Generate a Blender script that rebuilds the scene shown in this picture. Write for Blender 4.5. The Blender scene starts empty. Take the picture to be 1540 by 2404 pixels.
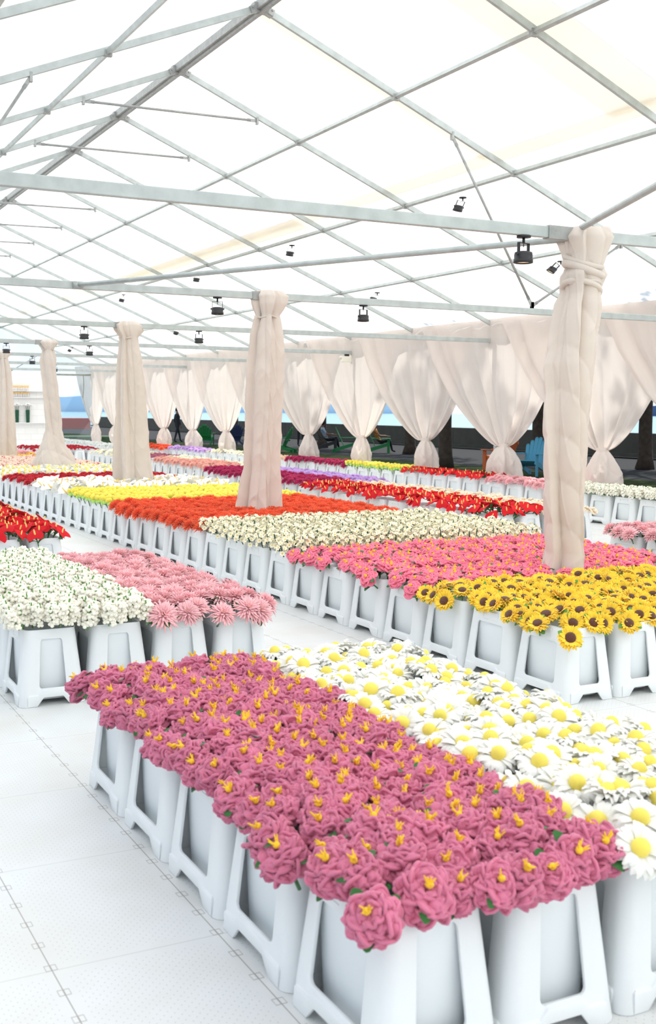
import bpy, bmesh, math, random
import numpy as np
from mathutils import Vector, Matrix, Euler
R = math.radians
rnd = random.Random(7)
sc = bpy.context.scene
C = sc.collection

# ------------------------------------------------------------------ camera, world, sun, exposure
CAM = Vector((0, 0, 1.65))
YAW, PITCH, ROLL = 0.478, 0.0894, 0.0072
cd = bpy.data.cameras.new('camera')
cam = bpy.data.objects.new('camera', cd); C.objects.link(cam)
cd.sensor_fit = 'HORIZONTAL'; cd.sensor_width = 36; cd.lens = 36 * 2668.1 / 1540
cd.clip_end = 3000; cd.clip_start = 0.05
F = Vector((math.sin(YAW) * math.cos(PITCH), math.cos(YAW) * math.cos(PITCH), -math.sin(PITCH)))
r0 = Vector((math.cos(YAW), -math.sin(YAW), 0)); u0 = r0.cross(F)
cR = math.cos(ROLL) * r0 + math.sin(ROLL) * u0
cU = -math.sin(ROLL) * r0 + math.cos(ROLL) * u0
m = Matrix((cR, cU, -F)).transposed().to_4x4(); m.translation = CAM
cam.matrix_world = m
cd.dof.use_dof = True; cd.dof.focus_distance = 8.5; cd.dof.aperture_fstop = 8.0
sc.camera = cam

sc.view_settings.view_transform = 'Standard'; sc.view_settings.look = 'None'
sc.view_settings.gamma = 1; sc.view_settings.use_curve_mapping = False
sc.view_settings.exposure = -0.62
sc.cycles.max_bounces = 8; sc.cycles.diffuse_bounces = 5; sc.cycles.transmission_bounces = 6
sc.cycles.transparent_max_bounces = 8; sc.cycles.caustics_reflective = False; sc.cycles.caustics_refractive = False
sc.cycles.sample_clamp_indirect = 6.0

world = bpy.data.worlds.new('sky'); sc.world = world; world.use_nodes = True
wn = world.node_tree; wn.nodes.clear()
def N(t, kind, **kw):
    n = t.nodes.new(kind)
    for k, v in kw.items(): setattr(n, k, v)
    return n
wo = N(wn, 'ShaderNodeOutputWorld'); wb = N(wn, 'ShaderNodeBackground')
tc = N(wn, 'ShaderNodeTexCoord'); sx = N(wn, 'ShaderNodeSeparateXYZ')
wn.links.new(tc.outputs['Generated'], sx.inputs[0])
rp = N(wn, 'ShaderNodeValToRGB')
rp.color_ramp.elements[0].position = 0.0; rp.color_ramp.elements[0].color = (0.92, 0.97, 1.0, 1)
rp.color_ramp.elements[1].position = 0.5; rp.color_ramp.elements[1].color = (0.50, 0.68, 0.92, 1)
wn.links.new(sx.outputs['Z'], rp.inputs[0])
nz = N(wn, 'ShaderNodeTexNoise'); nz.inputs['Scale'].default_value = 9; nz.inputs['Detail'].default_value = 5
wn.links.new(tc.outputs['Generated'], nz.inputs['Vector'])
cr = N(wn, 'ShaderNodeValToRGB'); cr.color_ramp.elements[0].position = 0.47; cr.color_ramp.elements[1].position = 0.68
wn.links.new(nz.outputs['Fac'], cr.inputs[0])
mx = N(wn, 'ShaderNodeMixRGB'); mx.inputs[2].default_value = (1.3, 1.3, 1.3, 1)
wn.links.new(cr.outputs[0], mx.inputs[0]); wn.links.new(rp.outputs[0], mx.inputs[1])
wn.links.new(mx.outputs[0], wb.inputs['Color']); wb.inputs['Strength'].default_value = 1.7
wn.links.new(wb.outputs[0], wo.inputs['Surface'])

sl = bpy.data.lights.new('sun', 'SUN'); so = bpy.data.objects.new('sun', sl); C.objects.link(so)
sl.energy = 8.8; sl.angle = R(1.2); sl.color = (1.0, 0.965, 0.90)
SUND = Vector((0.56, 0.42, 0.98)).normalized()
so.rotation_euler = SUND.to_track_quat('Z', 'Y').to_euler()
so.location = (20, 20, 30)

# ------------------------------------------------------------------ materials
def lin(c):
    return tuple(((x / 255) / 12.92 if x / 255 <= 0.04045 else ((x / 255 + 0.055) / 1.055) ** 2.4) for x in c)
MATS = {}
def mat(name, rgb, rough=0.6, metal=0.0, sheen=0.0, var=0.0, noise=0.0, nscale=30, trans=0.0, spec=0.5, bump=0.0, bscale=60, emit=None):
    if name in MATS: return MATS[name]
    M = bpy.data.materials.new(name); M.use_nodes = True; t = M.node_tree
    b = t.nodes['Principled BSDF']; col = (*lin(rgb), 1)
    b.inputs['Base Color'].default_value = col; b.inputs['Roughness'].default_value = rough
    b.inputs['Metallic'].default_value = metal; b.inputs['Specular IOR Level'].default_value = spec
    if sheen:
        b.inputs['Sheen Weight'].default_value = sheen; b.inputs['Sheen Roughness'].default_value = 0.5
    src = None
    if var or noise:
        h = N(t, 'ShaderNodeHueSaturation'); h.inputs['Color'].default_value = col
        val = None
        if var:
            oi = N(t, 'ShaderNodeObjectInfo')
            mr = N(t, 'ShaderNodeMapRange'); mr.inputs['To Min'].default_value = 1 - var; mr.inputs['To Max'].default_value = 1 + var
            t.links.new(oi.outputs['Random'], mr.inputs['Value']); val = mr.outputs[0]
        if noise:
            co = N(t, 'ShaderNodeTexCoord')
            n = N(t, 'ShaderNodeTexNoise'); n.inputs['Scale'].default_value = nscale; n.inputs['Detail'].default_value = 3
            t.links.new(co.outputs['Object'], n.inputs['Vector'])
            m2 = N(t, 'ShaderNodeMapRange'); m2.inputs['From Min'].default_value = .3; m2.inputs['From Max'].default_value = .7
            m2.inputs['To Min'].default_value = 1 - noise; m2.inputs['To Max'].default_value = 1 + noise
            t.links.new(n.outputs['Fac'], m2.inputs['Value'])
            if val:
                mu = N(t, 'ShaderNodeMath', operation='MULTIPLY'); t.links.new(val, mu.inputs[0]); t.links.new(m2.outputs[0], mu.inputs[1]); val = mu.outputs[0]
            else: val = m2.outputs[0]
        t.links.new(val, h.inputs['Value']); t.links.new(h.outputs[0], b.inputs['Base Color']); src = h.outputs[0]
    if bump:
        co = N(t, 'ShaderNodeTexCoord'); n = N(t, 'ShaderNodeTexNoise'); n.inputs['Scale'].default_value = bscale
        t.links.new(co.outputs['Object'], n.inputs['Vector'])
        bp = N(t, 'ShaderNodeBump'); bp.inputs['Strength'].default_value = bump; bp.inputs['Distance'].default_value = 0.01
        t.links.new(n.outputs['Fac'], bp.inputs['Height']); t.links.new(bp.outputs[0], b.inputs['Normal'])
    if emit:
        b.inputs['Emission Color'].default_value = (*lin(emit[0]), 1); b.inputs['Emission Strength'].default_value = emit[1]
    if trans:
        o = t.nodes['Material Output']; tr = N(t, 'ShaderNodeBsdfTranslucent'); tr.inputs['Color'].default_value = col
        if src: t.links.new(src, tr.inputs['Color'])
        ms = N(t, 'ShaderNodeMixShader'); ms.inputs[0].default_value = trans
        t.links.new(b.outputs[0], ms.inputs[1]); t.links.new(tr.outputs[0], ms.inputs[2]); t.links.new(ms.outputs[0], o.inputs['Surface'])
    MATS[name] = M
    return M
def vel(name, rgb, var=0.07): return mat(name, rgb, rough=0.92, sheen=0.25, var=var, noise=0.07, nscale=22, spec=0.15, trans=0.12)

M_plastic = mat('white_plastic', (238, 241, 242), rough=0.42, noise=0.015, nscale=4, trans=0.12)
M_tub = mat('tub_plastic', (236, 241, 243), rough=0.5, trans=0.10)
M_metal = mat('galvanised_steel', (182, 189, 187), rough=0.5, metal=0.35, noise=0.10, nscale=9)
M_metal2 = mat('galvanised_steel_plate', (164, 166, 164), rough=0.5, metal=0.4, noise=0.14, nscale=14)
M_black = mat('black_painted_metal', (38, 38, 41), rough=0.5)
M_green = mat('green_felt', (52, 110, 50), rough=0.95, sheen=0.2, noise=0.12)
M_dkgreen = mat('dark_green_felt', (28, 80, 55), rough=0.95, sheen=0.2, noise=0.2)
M_ltgreen = mat('mid_green_felt', (96, 150, 70), rough=0.95, sheen=0.2)

# ------------------------------------------------------------------ mesh builder
class MB:
    def __init__(s): s.v = []; s.f = []; s.m = []; s.n = 0
    def add(s, verts, faces, mi=0):
        verts = np.asarray(verts, float).reshape(-1, 3)
        s.v.append(verts); s.f += [tuple(i + s.n for i in f) for f in faces]; s.m += [mi] * len(faces); s.n += len(verts)
    def box(s, c, d, mi=0, rot=None):
        x, y, z = d[0] / 2, d[1] / 2, d[2] / 2
        v = np.array([(-x, -y, -z), (x, -y, -z), (x, y, -z), (-x, y, -z), (-x, -y, z), (x, -y, z), (x, y, z), (-x, y, z)])
        if rot is not None: v = v @ np.array(rot).T
        s.add(v + np.array(c), [(0, 3, 2, 1), (4, 5, 6, 7), (0, 1, 5, 4), (1, 2, 6, 5), (2, 3, 7, 6), (3, 0, 4, 7)], mi)
    def bar(s, a, b, w, h, mi=0, up=(0, 0, 1)):
        a = np.array(a, float); b = np.array(b, float); d = b - a; L = np.linalg.norm(d); d /= L
        up = np.array(up, float); sx_ = np.cross(d, up); sx_ /= np.linalg.norm(sx_); uz = np.cross(sx_, d)
        s.box((a + b) / 2, (w, L, h), mi, np.stack([sx_, d, uz], 1))
    def tube(s, path, rad, n=6, mi=0, cap=True, flat=1.0):
        path = np.asarray(path, float); K = len(path); rad = np.broadcast_to(rad, (K,))
        T = np.gradient(path, axis=0); T /= np.linalg.norm(T, axis=1)[:, None] + 1e-9
        up = np.array([0, 0, 1.]) if abs(T[0][2]) < 0.9 else np.array([1., 0, 0])
        vs = []
        for k in range(K):
            a = np.cross(T[k], up); a /= np.linalg.norm(a) + 1e-9; b = np.cross(a, T[k]); up = b
            for j in range(n):
                t = 2 * math.pi * j / n; vs.append(path[k] + rad[k] * (math.cos(t) * a + flat * math.sin(t) * b))
        fs = [(k * n + j, k * n + (j + 1) % n, (k + 1) * n + (j + 1) % n, (k + 1) * n + j) for k in range(K - 1) for j in range(n)]
        if cap: fs += [tuple(range(n))[::-1], tuple((K - 1) * n + j for j in range(n))]
        s.add(vs, fs, mi)
    def grid(s, P, mi=0, wrap=False):
        P = np.asarray(P, float); a, b = P.shape[:2]; fs = []
        for i in range(a - 1):
            for j in range(b if wrap else b - 1):
                k = (j + 1) % b; fs.append((i * b + j, i * b + k, (i + 1) * b + k, (i + 1) * b + j))
        s.add(P.reshape(-1, 3), fs, mi)
    def puff(s, P, th, mi=0):
        """closed plump sheet around a grid of centre points"""
        P = np.asarray(P, float); a, b = P.shape[:2]
        du = np.gradient(P, axis=1); dv = np.gradient(P, axis=0); n = np.cross(du, dv); n /= np.linalg.norm(n, axis=2)[..., None] + 1e-9
        u = np.linspace(-1, 1, b)[None, :]; v = np.linspace(-1, 1, a)[:, None]
        pr = np.sqrt(np.clip(1 - np.abs(u) ** 3, 0, 1)) * np.sqrt(np.clip(1 - np.abs(v) ** 4, 0, 1)) * th / 2
        s.grid(P + n * pr[..., None], mi); s.grid((P - n * pr[..., None])[:, ::-1], mi)
    def sphere(s, c, r, nu=10, nv=7, mi=0, sc_=(1, 1, 1), bumpy=0, rg=None):
        vs = [(0, 0, -1)]
        for i in range(1, nv):
            p = math.pi * i / nv - math.pi / 2
            for j in range(nu):
                t = 2 * math.pi * j / nu; vs.append((math.cos(p) * math.cos(t), math.cos(p) * math.sin(t), math.sin(p)))
        vs.append((0, 0, 1)); vs = np.array(vs)
        if bumpy: vs = vs * (1 + np.array([rg.uniform(-bumpy, bumpy) for _ in vs]))[:, None]
        fs = [(0, 1 + (j + 1) % nu, 1 + j) for j in range(nu)]
        for i in range(nv - 2):
            for j in range(nu):
                k = (j + 1) % nu; fs.append((1 + i * nu + j, 1 + i * nu + k, 1 + (i + 1) * nu + k, 1 + (i + 1) * nu + j))
        e = len(vs) - 1; o = 1 + (nv - 2) * nu
        fs += [(o + j, o + (j + 1) % nu, e) for j in range(nu)]
        s.add(vs * r * np.array(sc_) + np.array(c), fs, mi)
    def mesh(s, name, mats, smooth=True):
        me = bpy.data.meshes.new(name); me.from_pydata(np.concatenate(s.v).tolist(), [], s.f)
        for q in mats: me.materials.append(q)
        me.polygons.foreach_set('material_index', s.m)
        if smooth: me.polygons.foreach_set('use_smooth', [True] * len(s.f))
        me.update(); return me
    def build(s, name, mats, parent=None, smooth=True, loc=None):
        if not isinstance(mats, (list, tuple)): mats = [mats]
        o = bpy.data.objects.new(name, s.mesh(name, mats, smooth)); C.objects.link(o)
        if parent is not None: o.parent = parent
        if loc is not None: o.location = loc
        return o
def tag(o, label=None, cat=None, group=None, kind=None):
    if label: o['label'] = label
    if cat: o['category'] = cat
    if group: o['group'] = group
    if kind: o['kind'] = kind
    return o
def empty(name, loc=(0, 0, 0), rz=0):
    o = bpy.data.objects.new(name, None); C.objects.link(o); o.location = loc; o.rotation_euler = (0, 0, rz); o.empty_display_size = .05
    return o
def copy_tree(o, parent=None):
    c = o.copy(); C.objects.link(c)
    if parent is not None: c.parent = parent
    for ch in o.children: copy_tree(ch, c)
    return c
def bevel(o, w, seg=2, ang=35):
    m_ = o.modifiers.new('b', 'BEVEL'); m_.width = w; m_.segments = seg; m_.limit_method = 'ANGLE'; m_.angle_limit = R(ang)
    return o
def rotm(ax, a):
    return np.array(Matrix.Rotation(a, 3, ax))
ORD = ['nearest', 'second', 'third', 'fourth', 'fifth', 'sixth', 'seventh', 'eighth', 'ninth', 'tenth', 'eleventh', 'twelfth', 'thirteenth', 'fourteenth', 'fifteenth', 'sixteenth', 'seventeenth', 'eighteenth', 'nineteenth', 'twentieth']
def ordn(i):
    if i < 20: return ORD[i]
    tens = {2: 'twenty', 3: 'thirty', 4: 'forty', 5: 'fifty'}; tth = {2: 'twentieth', 3: 'thirtieth', 4: 'fortieth', 5: 'fiftieth'}
    n = i + 1; a, b = divmod(n, 10)
    return tth[a] if b == 0 else tens[a] + '-' + (['first'] + ORD[1:])[b - 1]

# ------------------------------------------------------------------ tent dimensions
XR, W, ZR, ZN, ZE, L, Y0, ZB = 5.370, 7.067, 6.156, 6.30, 3.269, 2.6731, 12.086, 2.989
XE = XR + W
FY = lambda i: Y0 + L * i
IMIN, IMAX = -14, 12
roofz = lambda u: ZR - (ZR - ZE) * abs(u)

# ------------------------------------------------------------------ setting: floor, ground, wall, water
def floor_material():
    M = bpy.data.materials.new('white_modular_floor_tiles'); M.use_nodes = True; t = M.node_tree; b = t.nodes['Principled BSDF']
    b.inputs['Roughness'].default_value = 0.45
    co = N(t, 'ShaderNodeTexCoord'); sp = N(t, 'ShaderNodeSeparateXYZ'); t.links.new(co.outputs['Object'], sp.inputs[0])
    def mth(op, a, bb=None, c=None):
        n = N(t, 'ShaderNodeMath', operation=op)
        for i, q in enumerate((a, bb, c)):
            if q is None: continue
            if isinstance(q, (int, float)): n.inputs[i].default_value = q
            else: t.links.new(q, n.inputs[i])
        return n.outputs[0]
    PX, PY = 0.525, 0.79
    X = mth('DIVIDE', mth('SUBTRACT', sp.outputs['X'], 0.765), PX); Y = mth('DIVIDE', mth('SUBTRACT', sp.outputs['Y'], 3.22), PY)
    fx = mth('MULTIPLY', mth('ABSOLUTE', mth('SUBTRACT', mth('FRACT', mth('ADD', X, 0.5)), 0.5)), PX)
    fy = mth('MULTIPLY', mth('ABSOLUTE', mth('SUBTRACT', mth('FRACT', mth('ADD', Y, 0.5)), 0.5)), PY)
    lx = mth('LESS_THAN', fx, 0.0016); ly = mth('MULTIPLY', mth('LESS_THAN', fy, 0.0014), 0.55)
    # little interlock tabs every 13 cm along the seams
    tb = mth('ABSOLUTE', mth('SUBTRACT', mth('FRACT', mth('DIVIDE', sp.outputs['Y'], 0.158)), 0.5))
    tabo = mth('MULTIPLY', mth('LESS_THAN', tb, 0.12), mth('LESS_THAN', mth('ABSOLUTE', mth('SUBTRACT', fx, 0.009)), 0.009))
    tabi = mth('MULTIPLY', mth('LESS_THAN', tb, 0.09), mth('LESS_THAN', mth('ABSOLUTE', mth('SUBTRACT', fx, 0.009)), 0.0065))
    tab = mth('SUBTRACT', tabo, tabi)
    # perforation dots on a staggered grid
    d = 0.031
    def dots(ox, oy):
        a = mth('MULTIPLY', mth('SUBTRACT', mth('FRACT', mth('ADD', mth('DIVIDE', sp.outputs['X'], d), ox)), 0.5), d)
        c = mth('MULTIPLY', mth('SUBTRACT', mth('FRACT', mth('ADD', mth('DIVIDE', sp.outputs['Y'], d), oy)), 0.5), d)
        return mth('LESS_THAN', mth('ADD', mth('MULTIPLY', a, a), mth('MULTIPLY', c, c)), 0.0018 ** 2)
    dd = mth('MAXIMUM', dots(0, 0), dots(0.5, 0.5))
    ins = mth('MULTIPLY', mth('GREATER_THAN', fx, 0.035), mth('GREATER_THAN', fy, 0.035))
    dd = mth('MULTIPLY', mth('MULTIPLY', dd, ins), 0.75)
    k = mth('MAXIMUM', mth('MAXIMUM', lx, ly), mth('MAXIMUM', dd, mth('MULTIPLY', tab, 0.7)))
    nz_ = N(t, 'ShaderNodeTexNoise'); nz_.inputs['Scale'].default_value = 2.2; nz_.inputs['Detail'].default_value = 6
    t.links.new(co.outputs['Object'], nz_.inputs['Vector'])
    r_ = N(t, 'ShaderNodeValToRGB'); r_.color_ramp.elements[0].position = .3; r_.color_ramp.elements[0].color = (*lin((216, 215, 211)), 1)
    r_.color_ramp.elements[1].position = .65; r_.color_ramp.elements[1].color = (*lin((222, 224, 224)), 1)
    t.links.new(nz_.outputs['Fac'], r_.inputs[0])
    mxx = N(t, 'ShaderNodeMixRGB'); mxx.inputs[2].default_value = (*lin((150, 145, 138)), 1)
    t.links.new(k, mxx.inputs[0]); t.links.new(r_.outputs[0], mxx.inputs[1]); t.links.new(mxx.outputs[0], b.inputs['Base Color'])
    return M
mb = MB(); mb.box((5.3, 9.5, -0.03), (14.6, 70, 0.06))
tag(mb.build('floor', floor_material(), smooth=False), 'white interlocking plastic tile floor with small drainage dots', kind='structure')

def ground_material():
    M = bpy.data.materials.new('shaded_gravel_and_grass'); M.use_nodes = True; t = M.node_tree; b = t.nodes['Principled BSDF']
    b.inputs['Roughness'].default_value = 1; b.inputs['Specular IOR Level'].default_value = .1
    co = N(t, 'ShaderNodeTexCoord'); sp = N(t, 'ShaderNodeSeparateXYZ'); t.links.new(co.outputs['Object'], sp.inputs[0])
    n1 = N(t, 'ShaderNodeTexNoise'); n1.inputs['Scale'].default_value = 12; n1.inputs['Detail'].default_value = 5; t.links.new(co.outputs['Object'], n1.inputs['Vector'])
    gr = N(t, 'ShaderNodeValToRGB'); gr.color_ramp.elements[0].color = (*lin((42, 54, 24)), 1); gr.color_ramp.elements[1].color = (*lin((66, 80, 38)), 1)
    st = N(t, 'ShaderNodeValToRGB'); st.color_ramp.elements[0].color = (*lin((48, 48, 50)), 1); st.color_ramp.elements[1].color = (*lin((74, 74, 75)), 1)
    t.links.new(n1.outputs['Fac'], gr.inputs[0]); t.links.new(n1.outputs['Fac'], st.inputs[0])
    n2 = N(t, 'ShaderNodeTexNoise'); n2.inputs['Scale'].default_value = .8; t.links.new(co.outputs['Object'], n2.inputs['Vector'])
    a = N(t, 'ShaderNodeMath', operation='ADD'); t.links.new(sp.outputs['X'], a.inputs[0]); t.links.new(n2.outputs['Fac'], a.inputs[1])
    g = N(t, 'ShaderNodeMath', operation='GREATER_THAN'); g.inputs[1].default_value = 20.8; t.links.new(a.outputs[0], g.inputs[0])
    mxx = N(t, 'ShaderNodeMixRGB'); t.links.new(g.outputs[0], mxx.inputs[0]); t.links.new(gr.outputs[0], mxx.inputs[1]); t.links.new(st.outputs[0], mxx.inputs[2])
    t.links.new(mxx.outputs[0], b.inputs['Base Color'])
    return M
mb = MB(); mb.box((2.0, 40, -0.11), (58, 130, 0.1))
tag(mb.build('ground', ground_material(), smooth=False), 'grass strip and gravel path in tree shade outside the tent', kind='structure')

mb = MB(); mb.box((-32.2, 20, -0.11), (60, 130, 0.1))  # unseen pale slab, added to bounce sunlight onto upright faces as fill
tag(mb.build('ground', mat('pale_bounce_paving', (214, 212, 206), rough=.9, noise=.05, nscale=3), smooth=False), 'added unseen pale paving bouncing sunlight into the tent from the left', kind='structure')
mb = MB(); mb.box((4.0, -46, -0.11), (12, 40, 0.1))  # another unseen slab behind the camera, added for bounced fill light
tag(mb.build('ground', MATS['pale_bounce_paving'], smooth=False), 'added unseen pale paving behind the camera, bouncing sunlight into the tent', kind='structure')
M_conc = mat('dark_concrete', (84, 84, 78), rough=.9, noise=.12, nscale=1.5)
mb = MB(); mb.box((29.8, 40, 0.43), (0.5, 130, 0.90)); mb.box((29.45, 40, 0.06), (0.3, 130, 0.14))
for k in range(28): mb.box((29.548, -20 + k * 4.6, 0.5), (0.01, 0.02, 0.74))
tag(mb.build('wall_right', M_conc, smooth=False), 'low dark concrete sea wall beyond the gravel path', kind='structure')

def water_material():
    M = bpy.data.materials.new('sunlit_water'); M.use_nodes = True; t = M.node_tree; b = t.nodes['Principled BSDF']
    b.inputs['Base Color'].default_value = (*lin((120, 178, 196)), 1); b.inputs['Roughness'].default_value = .14
    co = N(t, 'ShaderNodeTexCoord'); mp = N(t, 'ShaderNodeMapping'); mp.inputs['Scale'].default_value = (1.2, .55, 1)
    t.links.new(co.outputs['Object'], mp.inputs[0]); n = N(t, 'ShaderNodeTexNoise'); n.inputs['Scale'].default_value = 1.6; n.inputs['Detail'].default_value = 4
    t.links.new(mp.outputs[0], n.inputs['Vector']); bp = N(t, 'ShaderNodeBump'); bp.inputs['Strength'].default_value = 1.0; bp.inputs['Distance'].default_value = .5
    t.links.new(n.outputs['Fac'], bp.inputs['Height']); t.links.new(bp.outputs[0], b.inputs['Normal'])
    return M
mb = MB(); mb.box((630, 300, -1.6), (1199, 1600, 0.2))
tag(mb.build('water', water_material(), smooth=False), 'bright rippled water glittering beyond the sea wall', kind='structure')
mb = MB(); rg = random.Random(3)
xs = np.linspace(-300, 1000, 60)
P = []
for row in range(3):
    P.append([(700 + 8 * math.sin(x * .02), x, [-1.6, 3.5, 6 + 3 * rg.random()][row]) for x in xs])
mb.grid(P); mb.grid([[(p[0] + 30, p[1], p[2]) for p in q] for q in P])
tag(mb.build('far_shore', mat('navy_far_shore', (70, 92, 134), rough=1), smooth=True), 'thin navy blue far shore on the other side of the water', kind='structure')
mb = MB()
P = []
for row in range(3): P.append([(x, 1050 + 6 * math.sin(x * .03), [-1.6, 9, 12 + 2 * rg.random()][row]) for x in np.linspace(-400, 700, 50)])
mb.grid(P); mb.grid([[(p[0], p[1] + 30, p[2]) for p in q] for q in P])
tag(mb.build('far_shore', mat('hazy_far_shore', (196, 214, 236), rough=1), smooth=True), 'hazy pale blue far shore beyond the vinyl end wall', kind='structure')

# ------------------------------------------------------------------ roof fabric
def fabric(name, rgb, tr, noise=.03, bump=0.0):
    return mat(name, rgb, rough=.95, trans=tr, noise=noise, nscale=1.3, spec=.05, bump=bump, bscale=14)
M_roof = fabric('translucent_roof_vinyl', (250, 249, 246), .80, .01)
M_band = fabric('roof_seam_band', (240, 234, 220), .45, .02)
for side, nm in ((1, 'ceiling'), (-1, 'ceiling_slope')):
    mb = MB(); P = []
    for k in range(9):
        u = k / 8; row = []
        for j in range(0, (IMAX - IMIN) * 4 + 1):
            y = FY(IMIN) + j * L / 4
            sag = .035 * math.sin(math.pi * ((u * 4) % 1)) * math.sin(math.pi * ((j / 4) % 1))
            row.append((XR + side * u * W, y, roofz(u) + .075 - sag))
        P.append(row)
    mb.grid(P); tag(mb.build(nm, M_roof), 'white translucent vinyl roof sheet glowing in daylight', kind='structure')
# seam bands welded on the outside of the sheet
bands = [(.455, .485, -5.0, 12.0), (0.0, .47, -1.15, -.78), (0, .47, .06, .14), (.0, .48, -3.2, -2.9), (.455, .50, 2.2, 6)]
for q, (ua, ub, ia, ib) in enumerate(bands):
    mb = MB()
    mb.grid([[(XR + u * W, FY(ia) + (FY(ib) - FY(ia)) * v, roofz(u) + .10) for v in np.linspace(0, 1, 12)] for u in np.linspace(ua, ub, 8)])
    tag(mb.build('ceiling_seam', M_band), 'cream reinforcing band seen through the white roof sheet', kind='structure')

# ------------------------------------------------------------------ metal frame
def plates(mb, c, s, dx):
    mb.box(c, (s, .012, s)); 
NM = lambda i: ordn(max(i - IMIN, 0))
def beamlabel(i):
    return f'{ordn(i + 2)} crossbeam bay' if i >= -2 else 'behind'
RN = {}
for i in range(-3, IMAX + 1):
    y = FY(i); nth = ordn(i + 3)
    for side, sn in ((1, 'right'), (-1, 'left')):
        mb = MB(); a = (XR + side * .04, y, ZR - .03); b = (XR + side * W, y, ZE - .03)
        mb.bar(a, b, .042, .075)
        o = mb.build('rafter', M_metal, smooth=False); tag(o, f'{nth} grey steel rafter from the camera, on the {sn} roof slope', 'rafter', 'tent rafters'); bevel(o, .004)
        m2 = MB()
        for u in (.25, .5, .75):
            m2.box((XR + side * u * W, y, roofz(u) - .045), (.085, .052, .07))
        for u in (.25, .5, .75):
            pass
        pl_ = m2.build('joint_plate', M_metal2, o, smooth=False)
    mb = MB()
    mb.box((XR, y, ZN - .17), (.20, .09, .10)); 
    for dx in (-.11, .11):
        mb.box((XR + dx, y, ZN - .20), (.07, .10, .07), rot=rotm('Y', R(22) * (1 if dx > 0 else -1)))
    for dx in (-.06, .06, -.12, .12): mb.tube([(XR + dx, y - .062, ZN - .185), (XR + dx, y - .045, ZN - .185)], .012, 6)
    tag(mb.build('ridge_bracket', M_metal2, smooth=False), f'bolted bracket joining the {nth} pair of rafters at the ridge', 'bracket', 'ridge brackets')
mb = MB(); mb.box((XR, (FY(-4) + FY(IMAX)) / 2, ZR + .0), (.13, FY(IMAX) - FY(-4), .10)); mb.box((XR, (FY(-4) + FY(IMAX)) / 2, ZR - .06), (.05, FY(IMAX) - FY(-4), .05))
tag(bevel(mb.build('ridge_beam', M_metal2, smooth=False), .006), 'heavy galvanised ridge beam along the top of the tent', 'beam')
PN = {(1, 1): 'upper', (1, 2): 'middle', (1, 3): 'lower', (-1, 1): 'upper', (-1, 2): 'middle', (-1, 3): 'lower'}
for side, sn in ((1, 'right'), (-1, 'left')):
    ang = math.atan2(ZR - ZE, W) * side
    for k in (1, 2, 3):
        u = k / 4
        for i in range(-3, IMAX):
            mb = MB(); mb.box((XR + side * u * W, FY(i) + L / 2, roofz(u) - .035), (.045, L - .045, .05), rot=rotm('Y', ang))
            tag(mb.build('purlin', M_metal, smooth=False), f'{ordn(i+3)} length of the {PN[(side,k)]} steel purlin on the {sn} slope', 'purlin', 'tent purlins')
    mb = MB(); mb.box((XR + side * W, (FY(-4) + FY(IMAX)) / 2, ZE - .03), (.06, FY(IMAX) - FY(-4), .08))
    tag(mb.build('eave_beam', M_metal, smooth=False), f'long steel eave beam along the {sn} side of the tent', 'beam')
# tie beams
for n, i in enumerate((-2, 0, 2, 4, 6, 8, 10, 12)):
    y = FY(i); root = empty('tie_beam', (XR, y, ZB - .04)); tag(root, f'{ordn(n)} horizontal steel crossbeam from the camera, spanning the tent', 'beam', 'tent crossbeams')
    for s_ in (-1, 1):
        mb = MB(); mb.bar((s_ * .02, 0, 0), (s_ * W, 0, 0), .055, .08); o = mb.build('beam_half', M_metal, root, smooth=False); bevel(o, .005)
    mb = MB(); mb.box((0, 0, 0), (.22, .075, .095)); mb.box((W - .03, 0, .1), (.06, .065, .3)); mb.box((-W + .03, 0, .1), (.06, .065, .3)); mb.build('joint_plate', M_metal2, root, smooth=False)
# collar struts between rafters
def strut(name, a, b, r, label, cat, group=None):
    a = Vector(a); b = Vector(b); root = empty(name, a); tag(root, label, cat, group); d = b - a
    mb = MB(); mb.tube([d * .04, d * .96], r, 8); mb.build('tube', M_metal2, root)
    for t0, t1 in ((0, .06), (.94, 1)):
        mb = MB(); mb.bar(d * t0, d * t1, .012, r * 2.6); mb.box(d * (0 if t0 == 0 else 1), (.03, .05, .10)); mb.build('end_clamp', M_metal2, root, smooth=False)
for i in (1, 2, 3, 4, 5, 6, 7):
    z = roofz(.17) - .09
    strut('collar_strut', (XR - 1.3, FY(i), z + 0.0), (XR + 1.13, FY(i), z + .04), .017, f'thin round collar strut under the ridge, {ordn(i-1)} from the camera', 'strut', 'collar struts')
for i, w_ in ((0, 'nearer braced frame'), (12, 'far end frame')):
    for s_, sn in ((1, 'right'), (-1, 'left')):
        b0 = (XR + s_ * 3.86, FY(i), ZB + .03)
        strut('brace_strut', (XR + s_ * 2.58, FY(i), roofz(2.58 / W) - .07), b0, .017, f'long thin brace from crossbeam to {sn} rafter of the {w_}', 'strut')
        strut('brace_strut', (XR + s_ * 5.33, FY(i), roofz(5.33 / W) - .07), b0, .017, f'short thin brace from crossbeam to {sn} rafter of the {w_}', 'strut')
mb = MB(); mb.tube([(XR + .16, FY(-2) + .05, ZB - .06), (3.24, FY(0) - .05, ZB - .04)], .024, 10); mb.box((3.24, FY(0) - .05, ZB - .04), (.10, .06, .07))
tag(mb.build('diagonal_pipe', M_metal), 'long round steel pipe running from nearest draped post to second crossbeam', 'pipe')
mb = MB(); mb.tube([(XR + .16, FY(-2) - .05, ZB - .0), (XR - 2.13, FY(-4) + .1, ZB - .0)], .024, 10)
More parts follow.
